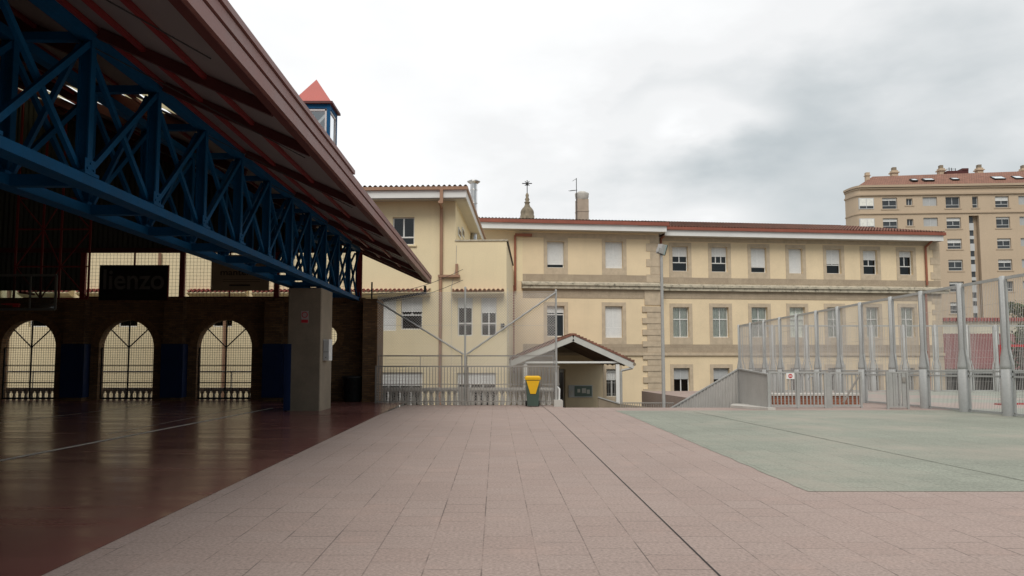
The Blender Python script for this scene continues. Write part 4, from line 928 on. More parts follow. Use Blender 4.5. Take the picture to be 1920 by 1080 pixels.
# ================================================================== TERRACE EDGE: railing, chain-link screen, balustrade
def fence_left():
    D = 25.75; x0, x1 = X(707, D), X(1043, D); xm = X(872, D); gz = g(D)
    t = thing('chain_link_fence', 'tall grey chain-link fence with slanting braces on the terrace edge', 'fence', (xm, D, gz))
    zt = Z(547, D); zp = Z(540, D); r = .035
    for x, z in ((xm, zp), (x1, Z(545, D))):
        m = MB(); m.tube((x, D, gz), (x, D, z), r, 10); m.lathe([(.04, 0), (.035, .03), (.0, .05)], (x, D, z), 10); m.build('post', 'galv', t)
    zf = Z(667, D)
    for p, q in (((707, 565), (869, 664)), ((1041, 549), (875, 664))):
        m = MB(); a, b = at(*p, D - .04), at(*q, D - .04); m.tube(a, b, .028, 8); m.build('brace', 'galv', t)
    m = MB(); st = .058; z0, z1 = gz + .05, zt - .04; rr = .0065
    def clip(x, s, zc):  # line z = zc + s*(x-x0)
        pts = []
        for xx in (x0, x1):
            z = zc + s * (xx - x0)
            if z0 <= z <= z1: pts.append((xx, z))
        for z in (z0, z1):
            xx = x0 + (z - zc) / s
            if x0 < xx < x1: pts.append((xx, z))
        return pts[:2] if len(pts) >= 2 else None
    for s in (1, -1):
        zc = z0 - (x1 - x0 if s > 0 else 0)
        while zc < z1 + (x1 - x0 if s < 0 else 0):
            c = clip(x0, s, zc)
            if c: m.tube((c[0][0], D + .03 + .004 * s, c[0][1]), (c[1][0], D + .03 + .004 * s, c[1][1]), rr, 3, caps=False)
            zc += st * 1.5
    m.build('chain_link_mesh', 'wire', t)
    m = MB(); m.tube((x0, D + .03, zt - .04), (x1, D + .03, zt), .006, 5); m.tube((x0, D + .03, Z(610, D)), (x1, D + .03, Z(610, D)), .005, 5); m.build('tension_wire', 'wire', t)
    # welded panels between the posts
    for a, b in ((X(709, D), X(866, D)), (X(875, D), X(1039, D))):
        za, zb = gz + .12, zf; m = MB()
        for p, q in (((a, za), (b, za)), ((a, zb), (b, zb)), ((a, za), (a, zb)), ((b, za), (b, zb))): m.bar((p[0], D + .09, p[1]), (q[0], D + .09, q[1]), .035, .035, (0, 1, 0))
        c = (a + b) / 2; m.bar((c, D + .09, za), (c, D + .09, zb), .03, .03, (0, 1, 0))
        fr = m.build('mesh_panel', 'galv_dark', t); m = MB(); x = a
        while x < b: m.box(x - .004, x + .004, D + .11, D + .118, za, zb); x += .115
        z = za
        while z < zb: m.box(a, b, D + .119, D + .127, z - .004, z + .004); z += .115
        m.build('welded_wire', 'wire', fr)
    # picket railing in front
    D = 25.5; x0, x1 = X(705, D), X(1049, D); gz = g(D)
    t = thing('picket_railing', 'grey steel picket railing along the terrace edge beside the brick pier', 'railing', (x0, D, gz))
    zt = Z(687, D); m = MB()
    for z, h in ((zt, .045), (gz + .14, .035), (gz + .70, .03)): m.box(x0, x1, D - .018, D + .018, z - h / 2, z + h / 2)
    m.build('rail', 'galv_dark', t); m = MB(); x = x0; i = 0
    while x <= x1: m.box(x - .011, x + .011, D - .034, D - .019, gz + .06, zt + .0); x += .098
    m.build('pickets', 'galv_dark', t)
    for px in (705, 866, 877, 1046):
        x = X(px, D); m = MB(); m.box(x - .03, x + .03, D + .019, D + .07, gz, zt + .02); m.build('post', 'galv_dark', t)
    D = 24.85; x = X(1046, D); t = thing('concrete_block', 'white concrete footing block at the end of the picket railing', 'block', (x, D, g(D)))
    m = MB(); a, b = X(1038.5, D), X(1055, D); z0, z1 = g(D) - .02, Z(750, D); m.prism([(a, D, z0), (b, D, z0), (b, D, z1 - .02), (b - .02, D, z1), (a + .02, D, z1), (a, D, z1 - .02)], (0, .32, 0)); m.build('block', 'concrete_light', t)
    m = MB(); m.tube((X(1043, D), D + .15, z1 + .001), (X(1043, D), D + .15, Z(698, D)), .045, 10); m.build('post_stub', 'galv', t)
    m = MB(); m.path([(X(1049, D), D + .2, z1), (X(1049.5, D), D + .2, Z(730, D)), (X(1047, D), D + .5, Z(727, D))], .03, 8); m.build('handrail_end', 'white', t)
fence_left()
def balustrade():
    D = 27.6; zb, zt = -.42, Z(727, 28.2)
    t = thing('stone_balustrade', 'pale concrete balustrade of tapered balusters behind the fence and arches', 'balustrade', (-8, D, zb))
    x0, x1 = -41, X(1049, D)
    segs = ((x0, x1),)
    dd = 28.2
    m = MB(); m.box(x0, x1, dd - .13, dd + .13, zt - .09, zt); m.box(x0, x1, dd - .10, dd + .10, zt - .13, zt - .091); m.build('handrail', 'concrete_light', t)
    m = MB(); m.box(x0, x1, dd - .12, dd + .12, zb, zb + .12); m.build('plinth', 'concrete_light', t)
    m = MB(); zp = Z(697, dd); m.tube((x0, dd, zp), (-4.6, dd, zp), .03, 8); x = -4.8
    while x > x0: m.tube((x, dd, zt), (x, dd, zp), .02, 6); x -= 2.4
    m.build('top_rail', 'galv', t)
    h = zt - .13 - zb - .12; n = 0; x = x1 - .12; bm = None
    k = h / .6
    prof = [(.085, 0), (.085, .05 * k), (.06, .055 * k), (.085, .12 * k), (.078, .2 * k), (.045, .45 * k), (.04, .5 * k), (.06, .52 * k), (.06, .54 * k), (.075, .56 * k), (.075, h)]
    q = MB(); q.lathe(prof, (x, dd, zb + .12), 10); b0 = q.build('baluster', 'concrete_light', t); cnt = 1; base = b0.location.copy()
    sp = .213
    while cnt < 98:
        b = b0.copy(); COL.objects.link(b); b.parent = t; b.location = base + Vector((-sp * cnt, 0, 0)); cnt += 1
    q = MB()
    for px in (872, 707): q.box(X(px, dd) - .2, X(px, dd) + .2, dd - .15, dd + .15, zb, zt + .02)
    q.build('pedestal', 'concrete_light', t)
    q = MB(); xx = x - sp * 98
    while xx > -30: q.lathe(prof, (xx, dd, zb + .12), 8); xx -= sp
    rest = q.build('balusters_far', 'concrete_light', t); rest['kind'] = 'stuff'; rest.name = 'baluster_row'
balustrade()
def recycling_bin():
    D = 25.0; x = X(998.5, D); z0 = g(D); hb = Z(705, D) - z0; w0, w1 = .175, .222; d0, d1 = .22, .27
    t = thing('recycling_bin', 'green wheeled recycling bin with bright yellow lid and front', 'bin', (x, D, z0))
    def ring(u, wd, dp): return [(x - wd, D - dp, z0 + u), (x + wd, D - dp, z0 + u), (x + wd, D + dp, z0 + u), (x - wd, D + dp, z0 + u)]
    def frust(m, a, b): m.hexa(a + b)
    m = MB(); frust(m, ring(.03, w0, d0), ring(hb - .12, w1 - .005, d1 - .01)); frust(m, ring(hb - .119, w1 + .012, d1 + .0), ring(hb - .05, w1 + .014, d1 + .002)); m.build('body', 'bin_green', t)
    m = MB(); frust(m, ring(hb - .115, w1 + .022, d1 + .02), ring(hb - .04, w1 + .036, d1 + .03)); frust(m, ring(hb - .039, w1 + .03, d1 + .025), ring(hb + .005, w1 - .02, d1 - .03)); ld = m.build('lid', 'bin_yellow', t)
    m = MB()
    def yf(u): return D - d0 - (d1 - .01 - d0) * u / (hb - .12) - .006
    zt, zl = hb - .14, hb - .56
    m.prism([(x - w1 + .01, yf(zt) - .012, z0 + zt), (x + w1 - .01, yf(zt) - .012, z0 + zt), (x + .085, yf(zl) - .012, z0 + zl), (x - .085, yf(zl) - .012, z0 + zl)], (0, .014, 0)); m.build('front_panel', 'bin_yellow', t)
    for s in (-1, 1):
        m = MB(); m.tube((x + s * (w0 + .005), D + d0 - .02, z0 + .09), (x + s * (w0 + .05), D + d0 - .02, z0 + .09), .09, 14); m.build('wheel', 'rubber', t)
    m = MB(); m.tube((x - w1 + .03, D + d1 + .06, z0 + hb - .1), (x + w1 - .03, D + d1 + .06, z0 + hb - .1), .016, 8); m.build('handle', 'bin_green', t)
recycling_bin()
def lamp_post():
    D = 24.6; t = None; x = X(1244, D, 720); t = thing('floodlight_pole', 'tall grey pole with a tilted floodlight before the stone building', 'lamp post', (x, D, -2))
    zt = Z(478, D); xt = X(1241.5, D, 478)
    m = MB(); m.tube((x, D, -3.2), (x, D, Z(620, D)), .058, 14, .054); m.tube((x, D, Z(620, D)), (x, D, zt), .05, 14, .044); m.build('pole', 'galv', t)
    m = MB(); m.path([(x, D, zt), (x - .05, D - .02, zt + .1), (x + .12, D, zt + .22)], .022, 8); m.build('bracket', 'iron', t)
    c = Vector((x + .02, D, Z(467, D))); rot = Matrix.Rotation(R(16), 3, 'Y') @ Matrix.Rotation(R(28), 3, 'Z')
    def rb(mb, a, b, cc, d, e, f_): mb.hexa([c + rot @ (Vector(p) * .82) for p in ((a, cc, e), (b, cc, e), (b, d, e), (a, d, e), (a, cc, f_), (b, cc, f_), (b, d, f_), (a, d, f_))])
    m = MB(); rb(m, -.13, .04, -.13, .13, -.20, .17); rb(m, -.19, -.131, -.07, .07, -.17, .0); m.build('lamp_housing', 'galv', t)
    m = MB(); rb(m, .041, .10, -.14, .14, -.21, .19); m.build('lamp_glass', 'lens', t)
    m = MB(); rb(m, .101, .125, -.15, .15, -.22, .2); m.build('lamp_visor', 'iron', t)
lamp_post()

# ================================================================== RIGHT: stair guard, gates, court fence
def stair_guard():
    t = thing('stair_guard', 'grey corrugated steel guard screening the descending stair', 'guard', (8, 25, -.1))
    x = 8.02; a, b = 22.9, 25.7
    def run(path_):                        # list of (x, d, ztop, zbot)
        m = MB(); rail = MB()
        for (p, q) in zip(path_, path_[1:]):
            L_ = math.hypot(q[0] - p[0], q[1] - p[1]); n = int(L_ / .028); prev = None; nx, ny = -(q[1] - p[1]) / L_, (q[0] - p[0]) / L_
            for i in range(n + 1):
                u = i / n; o = .012 * (1 if i % 4 < 2 else -1)
                cur = (p[0] + (q[0] - p[0]) * u + nx * o, p[1] + (q[1] - p[1]) * u + ny * o, p[2] + (q[2] - p[2]) * u, p[3] + (q[3] - p[3]) * u)
                if prev: m.face([(prev[0], prev[1], prev[3]), (cur[0], cur[1], cur[3]), (cur[0], cur[1], cur[2]), (prev[0], prev[1], prev[2])])
                prev = cur
            rail.bar((p[0], p[1], p[2] + .015), (q[0], q[1], q[2] + .015), .06, .045)
        return m, rail
    zA, zB = Z(703, a), Z(692.5, b)
    m, r = run([(x, a, zA, g(a) + .06), (x, b, zB, g(b) + .02)]); m.build('side_sheet', 'guard', t); r.build('top_rail', 'galv', t)
    xe = X(1262, b); ze = Z(763, b); sl = (zB - ze) / (x - xe)
    m, r = run([(x, b + .01, zB, -1.3), (x - 5, b + .01, zB - 5 * sl, -1.3 - 5 * sl)]); m.build('slope_sheet', 'guard', t); r.build('top_rail', 'galv', t)
    for d in (a, b): m = MB(); m.box(x - .03, x + .03, d - .03, d + .03, g(d), (zA if d == a else zB) + .0); m.build('post', 'galv', t)
    m = MB(); p = [(x - .75, 24.2, g(24) + .001), (x - .1, 22.7, g(22.7) + .001), (x + .12, 22.7, g(22.7) + .001), (x + .12, 25.4, g(25) + .001), (x - .3, 25.4, g(25) + .001)]; m.prism(p, (0, 0, .07)); tag(m.build('kerb_slab', 'concrete_light'), 'worn pale concrete kerb under the stair guard', 'kerb')
    m = MB()
    for i in range(12): m.box(x - .4 - .3 * (i + 1), x - .4 - .3 * i, 25.9, 28.4, -3.2, -.25 - .18 * i)
    struct('steps', m, 'concrete')
stair_guard()
def gates():
    D = 23.9; gz = g(D)
    def pickets(m, a, b, z0, z1, st, d=D): 
        n = max(1, round((b - a) / st))
        for i in range(1, n): x = a + (b - a) * i / n; m.box(x - .016, x + .016, d - .012, d + .012, z0, z1)
    def gate(nm, l, r, top, label, diag=False, st=.115, dd=0.0):
        d = D + dd; a, b = X(l, d), X(r, d); zt = Z(top, d); t = thing(nm, label, 'gate', (a, d, g(d)))
        m = MB(); z0 = g(d) + .07
        for x in (a, b): m.box(x - .03, x + .03, d - .03, d + .03, g(d), zt + .03)
        m.box(a + .03, b - .03, d - .022, d + .022, zt - .03, zt + .02); m.box(a + .03, b - .03, d - .022, d + .022, z0 - .03, z0 + .02); m.build('frame', 'galv', t)
        m = MB(); pickets(m, a, b, z0 + .02, zt - .03, st, d); m.build('pickets', 'galv', t)
        if diag: m = MB(); m.bar((a + .35, d - .05, z0 + .1), (b - .05, d - .05, zt - .08), .04, .05); m.build('brace', 'galv_dark', t)
        return t, a, b, zt
    t, a, b, zt = gate('picket_gate', 1442, 1545, 698, 'wide grey picket gate carrying a no-entry sign beside the stair guard')
    m = MB(); c = (a + b) / 2; m.box(c - .03, c + .03, D - .031, D + .031, g(D) - .06, zt - .031); m.build('centre_post', 'galv', t)
    gate('picket_gate', 1556, 1612, 699, 'narrow grey picket gate stiffened by a slanting brace', True, .13, .25)
    m = MB(); d = D + .12; x = X(1550, d); m.box(x - .06, x + .06, d - .06, d + .06, g(d), Z(699, d)); gp = m.build('gate_post', 'galv'); tag(gp, 'square grey post standing between the two picket gates', 'post')
    # folded leaf standing open beside the fence
    d = 23.3; a, b = X(1661.5, d), X(1699, d); zt = Z(697, d); t = thing('folded_gate', 'tall grey gate leaf folded open against the court fence', 'gate', (a, d, g(d)))
    m = MB(); m.box(a, b, d - .02, d + .02, zt - .04, zt); m.box(a, b, d - .02, d + .02, g(d) + .05, g(d) + .09)
    for x in (a, b): m.box(x - .03, x + .03, d - .03, d + .03, g(d), zt + .01)
    m.build('frame', 'galv', t); m = MB()
    for u in (.12, .22, .34, .45, .62, .78, .88): x = a + (b - a) * u; m.box(x - .03, x + .03, d - .015, d + .015, g(d) + .09, zt - .041)
    m.build('slats', 'galv', t); m = MB(); x = a + (b - a) * .82; m.box(x - .05, x + .05, d - .04, d - .016, Z(712, d) - .08, Z(712, d) + .08); m.build('lock', 'galv_dark', t)
    # sign
    d = D - .04; a, b, c, e = X(1473, d), X(1488.5, d), Z(710.5, d), Z(699.5, d); s = thing('no_entry_sign', 'small white no-entry sign with a red disc on the wide gate', 'sign', ((a + b) / 2, d, c))
    m = MB(); m.box(a, b, d - .012, d, c, e); m.build('plate', 'white_sign', s)
    m = MB(); cx, cz = (a + b) / 2, (c + e) / 2; m.prism([(cx + .065 * math.cos(2 * math.pi * i / 24), d - .0125, cz + .065 * math.sin(2 * math.pi * i / 24)) for i in range(24)], (0, -.003, 0)); m.build('disc', 'red_sign', s)
    m = MB(); m.box(cx - .045, cx + .045, d - .0185, d - .016, cz - .013, cz + .013); m.build('bar', 'white_sign', s)
    # bent pipe rail behind the gate and the low terracotta wall
    d = 25.2; s = thing('bent_handrail', 'short bright bent steel handrail behind the wide gate', 'handrail', (X(1522, d), d, g(d)))
    m = MB(); x0_, x1_ = X(1516, d), X(1523.5, d); zt = Z(706, d); m.path([(x0_ - .05, d, zt - .12), (x0_, d, zt), (x1_ - .03, d, zt), (x1_, d, zt - .06), (x1_, d, g(d))], .022, 8); m.build('tube', 'flue', s)
    d = 26.4; s = thing('brick_planter', 'low terracotta brick wall with pale coping behind the picket gates', 'wall', (X(1520, d), d, g(d)))
    a, b = X(1447, d), X(1608, d); z1 = Z(742, d)
    m = MB(); m.box(a, b, d, d + .5, g(d) - .1, z1); m.build('wall', bricks('terracotta_bricks', (.36, .12, .06), (.28, .09, .05), (.3, .25, .2), .3, .08, .01, ('xy', 'z')), s); m = MB(); m.box(a - .05, b + .05, d - .05, d + .55, z1 + .001, Z(738, d)); m.build('coping', 'concrete_light', s)
gates()
def court_fence():
    XF = 13.1
    dep = [19.9, 21.75, 23.75, 25.6, 27.75, 29.6, 31.6, 33.7, 35.7, 37.8, 39.8, 41.7]; dep = [15.9, 17.9] + dep
    HT = 3.58
    t = thing('court_fence', 'tall grey steel fence receding along the near side of the sports court', 'fence', (XF, 20, 0), 0, 'court fences')
    prof = [(.15, 0), (.15, 1.18), (.143, 1.185), (.143, 1.2), (.15, 1.205), (.15, 1.28), (.078, 1.74), (.075, 1.76), (.075, HT), (.0, HT + .02)]
    def post(par, x, d, first=[None], k=1.0):
        if first[0] is None:
            m = MB(); m.lathe(prof, (x, d, g(d)), 20); ob = m.build('post', 'post', par); first[0] = (ob, Vector((x, d, g(d))), root_of(par)); return
        ob0, p0, r0 = first[0]; ob = ob0.copy(); COL.objects.link(ob); ob.parent = par
        ob.location = Vector((x, d, g(d))) - p0 + r0.location - par.location
    def panel(par, p, q, step=.066, hz=None):
        p, q = Vector(p), Vector(q); u = (q - p); L_ = math.hypot(u.x, u.y); e = Vector((u.x, u.y, 0)) / L_; z0, z1 = .06, HT - .05
        def P(s, z): f_ = s / L_; return p + u * f_ + Vector((0, 0, z))
        m = MB(); i0, i1 = .24, L_ - .24; j0 = .13; j1 = L_ - .13
        for z in (z0, 1.0, 1.13): m.bar(P(i0 - .06, z), P(i1 + .06, z), .045, .05)
        m.bar(P(j0, z1), P(j1, z1), .06, .075)
        for a, b, s in ((i0, j0, 1), (i1, j1, -1)):
            m.bar(P(a, z0), P(a, 1.28), .045, .045); m.bar(P(a, 1.28), P(b, 1.74), .045, .045); m.bar(P(b, 1.74), P(b, z1), .045, .045)
        fr = m.build('panel_frame', 'post', par)
        m = MB(); s = j0 + .06; off = Vector((-e.y, e.x, 0)) * .0
        while s < j1 - .03:
            zlo = z0 if i0 < s < i1 else 1.74
            m.tube(P(s, zlo), P(s, z1), .006, 4, caps=False); s += step
        for z in (.55, 1.5, 2.2, 2.9): m.tube(P(i0 if z < 1.3 else j0, z), P(i1 if z < 1.3 else j1, z), .003, 4, caps=False)
        m.build('welded_wire', 'wire', fr)
    for d in dep: post(t, XF, d)
    for a, b in zip(dep, dep[1:]): panel(t, (XF, a, g(a)), (XF, b, g(b)))
    DF = 41.75; t2 = thing('court_fence', 'far grey steel fence crossing behind the sports court', 'fence', (XF + 8, DF, 0), 0, 'court fences')
    xs = [XF + .05] + [X(px, DF) for px in (1449, 1513, 1575, 1636, 1696, 1755, 1815, 1869, 1930, 1990, 2050)]
    for x in xs[1:]: post(t2, x, DF)
    for a, b in zip(xs, xs[1:]): panel(t2, (a, DF, g(DF)), (b, DF, g(DF)), .085)
court_fence()
def goal():
    D = 25.9; x0 = X(1877, D); t = thing('handball_goal', 'red metal goal frame with net on the sports court', 'goal', (x0, D, g(D)))
    z0, z1 = g(D), Z(646, D); w_ = 3.0; m = MB()
    m.box(x0 - .04, x0 + .04, D - .04, D + .04, z0 + .05, z1); m.box(x0 + w_ - .04, x0 + w_ + .04, D - .04, D + .04, z0 + .05, z1); m.box(x0 + .041, x0 + w_ - .041, D - .039, D + .039, z1 - .08, z1 - .001); m.build('frame', 'goal_red', t)
    m = MB(); m.box(x0 - .12, x0 + .12, D - .1, D + .3, z0, z0 + .049); m.box(x0 + w_ - .12, x0 + w_ + .12, D - .1, D + .3, z0, z0 + .049); m.box(x0 + .121, x0 + w_ - .121, D + .2, D + .28, z0, z0 + .06); m.build('base', 'goal_red', t)
    m = MB(); n = int(w_ / .1)
    for i in range(n + 1): x = x0 + w_ * i / n; m.tube((x, D + .05, z1 - .05), (x, D + .24, z0 + .06), .004, 3, caps=False)
    for i in range(22): u = i / 21; p = Vector((0, D + .05 + .19 * u, z1 - .05 + (z0 + .06 - z1 + .05) * u)); m.tube(p + Vector((x0, 0, 0)), p + Vector((x0 + w_, 0, 0)), .003, 3, caps=False)
    m.build('net', 'wire_dark', t)
goal()
def pavilion():
    D = 64.0; a = X(1764, D); b = a + 34; t = thing('white_pavilion', 'low white building with a maroon lean-to roof beyond the court', 'building', (a, D, -3.2))
    ze, zt, zw = Z(692, D), Z(626, D + 4.5), Z(600, D + 4.5)
    m = MB(); m.box(a, b, D + 4.5, D + 9, -3.2, zw); m.build('wall', paint('pavilion_wall', (.62, .60, .48), .9, .06, .5), t)
    m = MB(); x = a - .2
    while x < b: m.box(x, x + .22, D + 4.2, D + 4.49, zw - .12, zw + .16); x += .3
    m.box(a - .2, b, D + 4.3, D + 9, zw + .161, zw + .2); m.build('roof_edge', 'tile_red', t)
    m = MB(); x = a; i = 0
    while x < b:
        z1_ = .05 * (i % 2); z2_ = .05 * ((i + 1) % 2); m.face([(x, D, ze + z1_), (x + .16, D, ze + z2_), (x + .16, D + 4.49, zt + z2_), (x, D + 4.49, zt + z1_)]); x += .16; i += 1
    m.build('lean_to_roof', paint('pavilion_roof', (.17, .05, .05), .6, .15, .5), t)
    m = MB(); m.box(a, b, D - .05, D + .05, ze - .25, ze - .02); m.build('beam', 'galv_dark', t)
    for i in range(9):
        x = a + .3 + i * 4.2; m = MB(); m.box(x - .12, x + .12, D, D + .24, -3.2, ze - .26); m.build('post', 'galv_dark', t)
    m = MB(); x = a
    while x < b: m.box(x - .02, x + .02, D + .1, D + .14, -3.2, ze - .5); x += .35
    m.build('railings', 'iron', t)
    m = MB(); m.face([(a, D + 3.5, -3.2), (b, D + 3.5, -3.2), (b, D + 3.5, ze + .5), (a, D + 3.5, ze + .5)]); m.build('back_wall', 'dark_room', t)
pavilion()
def tree(px, D, zb, ztop, rad, label, n=2600, seed=1):
    rnd = random.Random(seed); x = X(px, D); t = thing('leafy_tree', label, 'tree', (x, D, zb), 0, 'trees at the right edge')
    m = MB(); h = ztop - zb; m.tube((x, D, zb), (x + .1, D, zb + h * .45), .2, 8, .13)
    cl = []
    for i in range(12):
        a = rnd.uniform(0, 6.28); r = rnd.uniform(.2, 1) * rad; c = Vector((x + r * math.cos(a), D + r * math.sin(a), zb + h * rnd.uniform(.42, .97) - .12 * r)); cl.append((c, rnd.uniform(.35, .55) * rad)); m.tube((x + .1, D, zb + h * rnd.uniform(.3, .45)), c, .06, 5, .02)
    m.build('trunk', 'bark', t); m = MB()
    for i in range(n):
        c, r = cl[rnd.randrange(len(cl))]; v = Vector((rnd.gauss(0, 1), rnd.gauss(0, 1), rnd.gauss(0, .8))).normalized() * r * rnd.uniform(.45, 1.08)
        p = c + v; u = Vector((rnd.gauss(0, 1), rnd.gauss(0, 1), rnd.gauss(0, 1))).normalized(); q = u.cross(Vector((rnd.gauss(0, 1), rnd.gauss(0, 1), rnd.gauss(0, 1)))).normalized(); s = rnd.uniform(.09, .2)
        m.face([p - u * s, p + q * s * .5, p + u * s, p - q * s * .5])
    m.build('crown', 'leaf', t)
tree(1926, 58, -3.2, Z(606, 58), 1.5, 'leafy green tree beside the white pavilion at the right edge', 2600, 3)
tree(1936, 75, -3.2, Z(560, 75), 1.8, 'taller leafy tree rising behind the pavilion at the right edge', 2600, 8)

# ================================================================== APARTMENT BLOCK
def apartments():
    f = Frame(1625, 105, R(-4)); t = thing('apartment_block', 'tall sandstone apartment block with curved corner and tiled mansard roof', 'building', f.o, f.a, None, False)
    ztop = f.z(1700, 347); xR = 34.0; rowz = []
    rows = [(369, 390), (407.6, 428.5), (447.7, 467), (487, 507.6), (528, 547), (566.6, 588), (606, 626)]
    cx = -.3; rad = f.sx(1625, 0, 400) - f.sx(1583, 3.2, 400)
    tmplz = [(f.z(1787, b), f.z(1787, a)) for a, b in rows]
    cols = [('w', 1655, 1683), ('s', 1700, 1712), ('b', 1731, 1758), ('w', 1774, 1801), ('w', 1867, 1893), ('b', 1911, 1936), ('w', 1960, 1990)]
    stair = (f.sx(1820, 0, 480), f.sx(1839, 0, 480)); stz = f.z(1830, 404)
    holes = []; W = []
    for kd, l, r in cols:
        a, b = f.sx(l, 0, 400), f.sx(r, 0, 400)
        for i, (c, d) in enumerate(tmplz):
            if kd == 's': c, d = c + (d - c) * .3, d - (d - c) * .1
            if kd == 'b': c, d = c + (d - c) * .22, d
            holes.append((a, b, c, d)); W.append((a, b, c, d, kd, i))
    sw = (f.sx(1823, 0, 380), f.sx(1834, 0, 380), tmplz[0][0], tmplz[0][1]); holes.append(sw); W.append((*sw, 'v', 0))
    holes.append((stair[0], stair[1], -3.2, stz))
    m = MB(); wall_holes(m, 0, xR, -3.2, ztop, holes, 0, .35)
    # curved corner
    n = 14; rr = 3.2; bx = 11.5
    arc = [(-.9 * math.sin(math.pi / 2 * i / n), rr - rr * math.cos(math.pi / 2 * i / n)) for i in range(n + 1)]
    for p, q in zip(arc, arc[1:]): m.face([(q[0], q[1], -3.2), (p[0], p[1], -3.2), (p[0], p[1], ztop), (q[0], q[1], ztop)], True)
    xl = arc[-1][0]; m.face([(xl, rr, -3.2), (xl, rr, ztop), (bx, 22, ztop), (bx, 22, -3.2)]); m.face([(xR, 0, -3.2), (xR, 0, ztop), (xR, 22, ztop), (xR, 22, -3.2)])
    m.build('wall', 'sandstone', t)
    m = MB(); m.face([(stair[0], .75, -3.2), (stair[1], .75, -3.2), (stair[1], .75, stz), (stair[0], .75, stz)]); m.face([(stair[0], .35, -3.2), (stair[0], 0.75, -3.2), (stair[0], 0.75, stz), (stair[0], .35, stz)]); m.face([(stair[1], .35, -3.2), (stair[1], .35, stz), (stair[1], 0.75, stz), (stair[1], 0.75, -3.2)]); m.face([(stair[0], .35, stz), (stair[1], .35, stz), (stair[1], 0.75, stz), (stair[0], 0.75, stz)])
    m.build('stair_recess', 'sandband', t)
    fl = tmplz[0][0] - tmplz[1][0]; z = stz
    xm = stair[0] + (stair[1] - stair[0]) * .02; xn = stair[0] + (stair[1] - stair[0]) * .62
    m = MB(); k = 0
    while z > 0: m.box(xm, xn, .45, .74, z - fl * .5 - .55, z - fl * .5 + .45) if k % 1 == 0 else None; m.box(xm, xn, .45, .74, z - fl - .35, z - fl + .1); z -= fl; k += 1
    m.build('spandrel_panels', 'aluminium', t)
    m = MB(); m.box(xm, xn, .6, .70, 0, stz - .05); m.build('stair_glazing', 'glass_dark', t)
    for (a, b, c, d, kd, i) in W:
        if kd == 'b':
            m = MB(); m.box(a, b, .18, .24, c, d); wf = m.build('window', 'grey_blind', t); m = MB(); m.box((a + b) / 2 - .03, (a + b) / 2 + .03, .15, .179, c, d); m.build('frame', 'aluminium', wf)
            continue
        wf = window(t, a, b, c, d, .25, split=1 if kd in 'v' else 2, transom=0 if kd in 's' else .3, fw=.07, pane='glass_dark', frame='aluminium', shut=(.32, 0, .25, .4, 0, .3, .2)[(i * 3 + int(a)) % 7] if kd == 'w' else 0, blind='shutter')
        m = MB(); m.box(a - .2, b + .2, -.06, .02, c - .16, c - .01); m.build('sill', 'sandband', wf)
    # windows on the curved part
    for l, r in ((1611, 1639),):
        for (c, d) in tmplz:
            a, b = f.sx(l, 0, 400), f.sx(r, 0, 400); m = MB(); y0 = -.05; m.box(a, b, y0, y0 + .6, c, d); wf = m.build('window', 'aluminium', t)
            for u0, u1 in ((.05, .48), (.52, .95)): m = MB(); m.box(a + (b - a) * u0, a + (b - a) * u1, y0 - .02, y0 - .002, c + .45, d - .1); m.build('pane', 'curtain', wf); m = MB(); m.box(a + (b - a) * u0, a + (b - a) * u1, y0 - .02, y0 - .002, c + .1, c + .4); m.build('pane', 'glass_dark', wf)
    # bands
    for (pa, pb, pr) in ((347, 351, .35), (352, 354, .2), (363, 366, .22), (399, 401, .14)):
        za, zb_ = f.z(1700, pb), f.z(1700, pa); pts = [(xR, -pr)] + [(0, -pr)] + [(q[0] - pr * .6 * math.sin(math.pi / 2 * i / n), q[1] - pr * math.cos(math.pi / 2 * i / n)) for i, q in enumerate(arc)][1:] + [(bx - pr * .6, 22), (bx + .3, 22), (xl + .3, rr), (.3, .34), (xR, .34)]
        m = MB(); m.prism([(a, b, za) for a, b in pts], (0, 0, zb_ - za)); m.build('cornice', 'sandband', t)
    # mansard roof with skylights, chimneys
    zr0 = ztop; yb = 1.2; zr1 = f.z(1700, 327, 6.5)
    m = MB(); A = [(bx, 20, zr0 + .05), (f.hit(1604, 348, 1.3)[0], 1.3, zr0 + .05), (xR, .9, zr0 + .05)]; tl, tz = f.hit(1636, 331, 6.5); top = [(bx + 3, 18, zr1), (tl, 6.5, tz), (xR, 6.5, zr1 + .35)]
    m.face([A[1], A[2], top[2], top[1]]); m.face([A[0], A[1], top[1], top[0]]); m.face([top[0], top[1], top[2], (xR, 14, zr1 + .9), (9.5, 14, zr1 + .9)]); m.face([(bx, 22, zr0 + .02), (xl + .3, rr, zr0 + .02), (.2, .4, zr0 + .02), (xR, .4, zr0 + .02), (xR, 22, zr0 + .02)])
    rf = m.build('mansard_roof', bricks('roof_tiles_far', (.40, .20, .14), (.32, .165, .12), (.20, .11, .08), .32, .30, .03, ('x', 'y'), .5, .9, .3, .8), t)
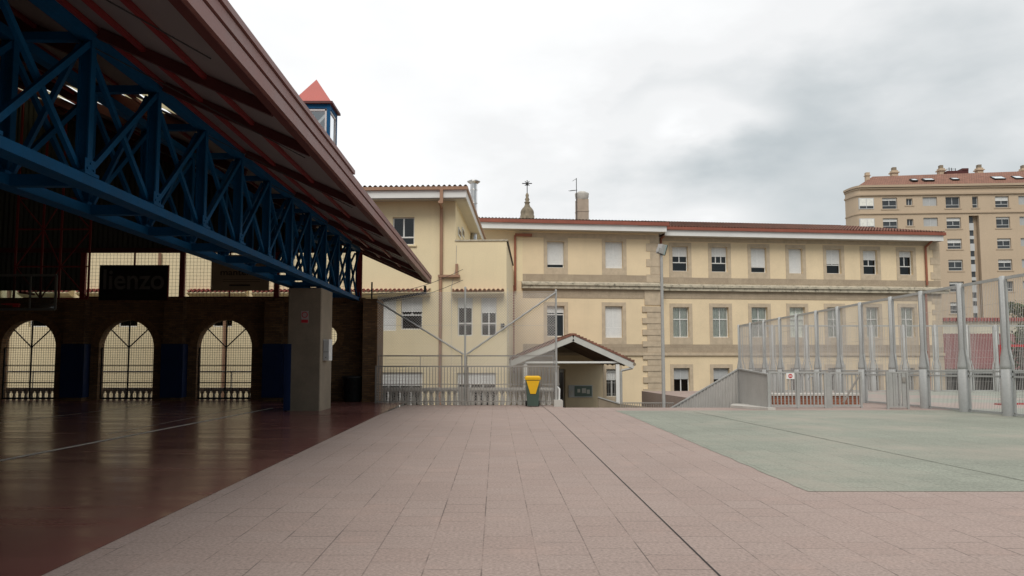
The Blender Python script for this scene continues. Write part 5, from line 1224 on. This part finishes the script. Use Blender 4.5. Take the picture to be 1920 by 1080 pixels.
    for l, r, ya, yb_ in ((1702, 1713, 339, 344.5), (1725, 1744, 338, 344), (1778, 1791, 336.5, 342), (1855.5, 1877, 333, 341), (1895, 1911, 332, 340)):
        off = 4.2; a, b = f.hit(l, 341, off)[0], f.hit(r, 341, off)[0]; z0, z1 = f.z(l, yb_, off), f.z(l, ya, off); sl = (zr1 - zr0) / 5.3
        yy0 = 1.1 + (z0 - zr0) / sl; yy1 = 1.1 + (z1 - zr0) / sl
        m = MB(); m.hexa([(a, yy0 - .1, z0), (b, yy0 - .1, z0), (b, yy1, z1), (a, yy1, z1), (a, yy0 - .35, z0 + .15), (b, yy0 - .35, z0 + .15), (b, yy1 - .25, z1 + .15), (a, yy1 - .25, z1 + .15)]); sk = m.build('skylight', 'iron', t)
        m = MB(); m.face([(a + .1, yy0 - .32, z0 + .20), (b - .1, yy0 - .32, z0 + .20), (b - .1, yy1 - .3, z1 + .12), (a + .1, yy1 - .3, z1 + .12)]); m.build('pane', paint('sky_pane', (.6, .66, .68), .1, .03, 1, spec=.8), sk)
    for l, r, ya in ((1673, 1684, 313), (1762, 1772, 309), (1833.5, 1844, 308), (1917, 1926, 309)):
        off = 10.0; a, b = f.hit(l, 320, off)[0], f.hit(r, 320, off)[0]; zt = f.z(l, ya, off); m = MB(); m.box(a, b, off, off + .9, zr1 - .5, zt - .5); m.box(a - .15, b + .15, off - .15, off + 1.05, zt - .9, zt - .75); ch = m.build('chimney', 'sandstone', t)
        m = MB(); m.box(a + .15, b - .15, off + .15, off + .75, zt - .499, zt); m.build('chimney_cap', 'concrete', ch)
    off = 5.0; a, b = f.hit(1624, 328, off)[0], f.hit(1631, 328, off)[0]; zt = f.z(1627, 323, off); m = MB(); m.box(a, b, off, off + .6, zr0, zt); m.box(a - .1, b + .1, off - .1, off + .7, zt - .5, zt - .4); m.build('chimney', 'sandstone', t)
    off = 9.0; a, b = f.hit(1776, 322, off)[0], f.hit(1816, 322, off)[0]; m = MB(); m.box(a, b, off, off + 2.2, zr1, f.z(1790, 320, off)); m.box(f.hit(1804, 322, off)[0], b, off - .05, off + 2, f.z(1790, 320, off) + .001, f.z(1810, 315.5, off)); m.build('dormer', 'maroon', t)
    q = MB()
    for dx in (0, .35, .9): q.tube((a + .8 + dx, off + 1, zr1), (a + .8 + dx, off + 1, f.z(1782, 311 + dx * 2, off)), .05, 5)
    q.bar((a + .4, off + 1, f.z(1782, 314, off)), (a + 1.6, off + 1, f.z(1782, 314, off)), .05, .05); q.build('antenna', 'iron', t)
apartments()
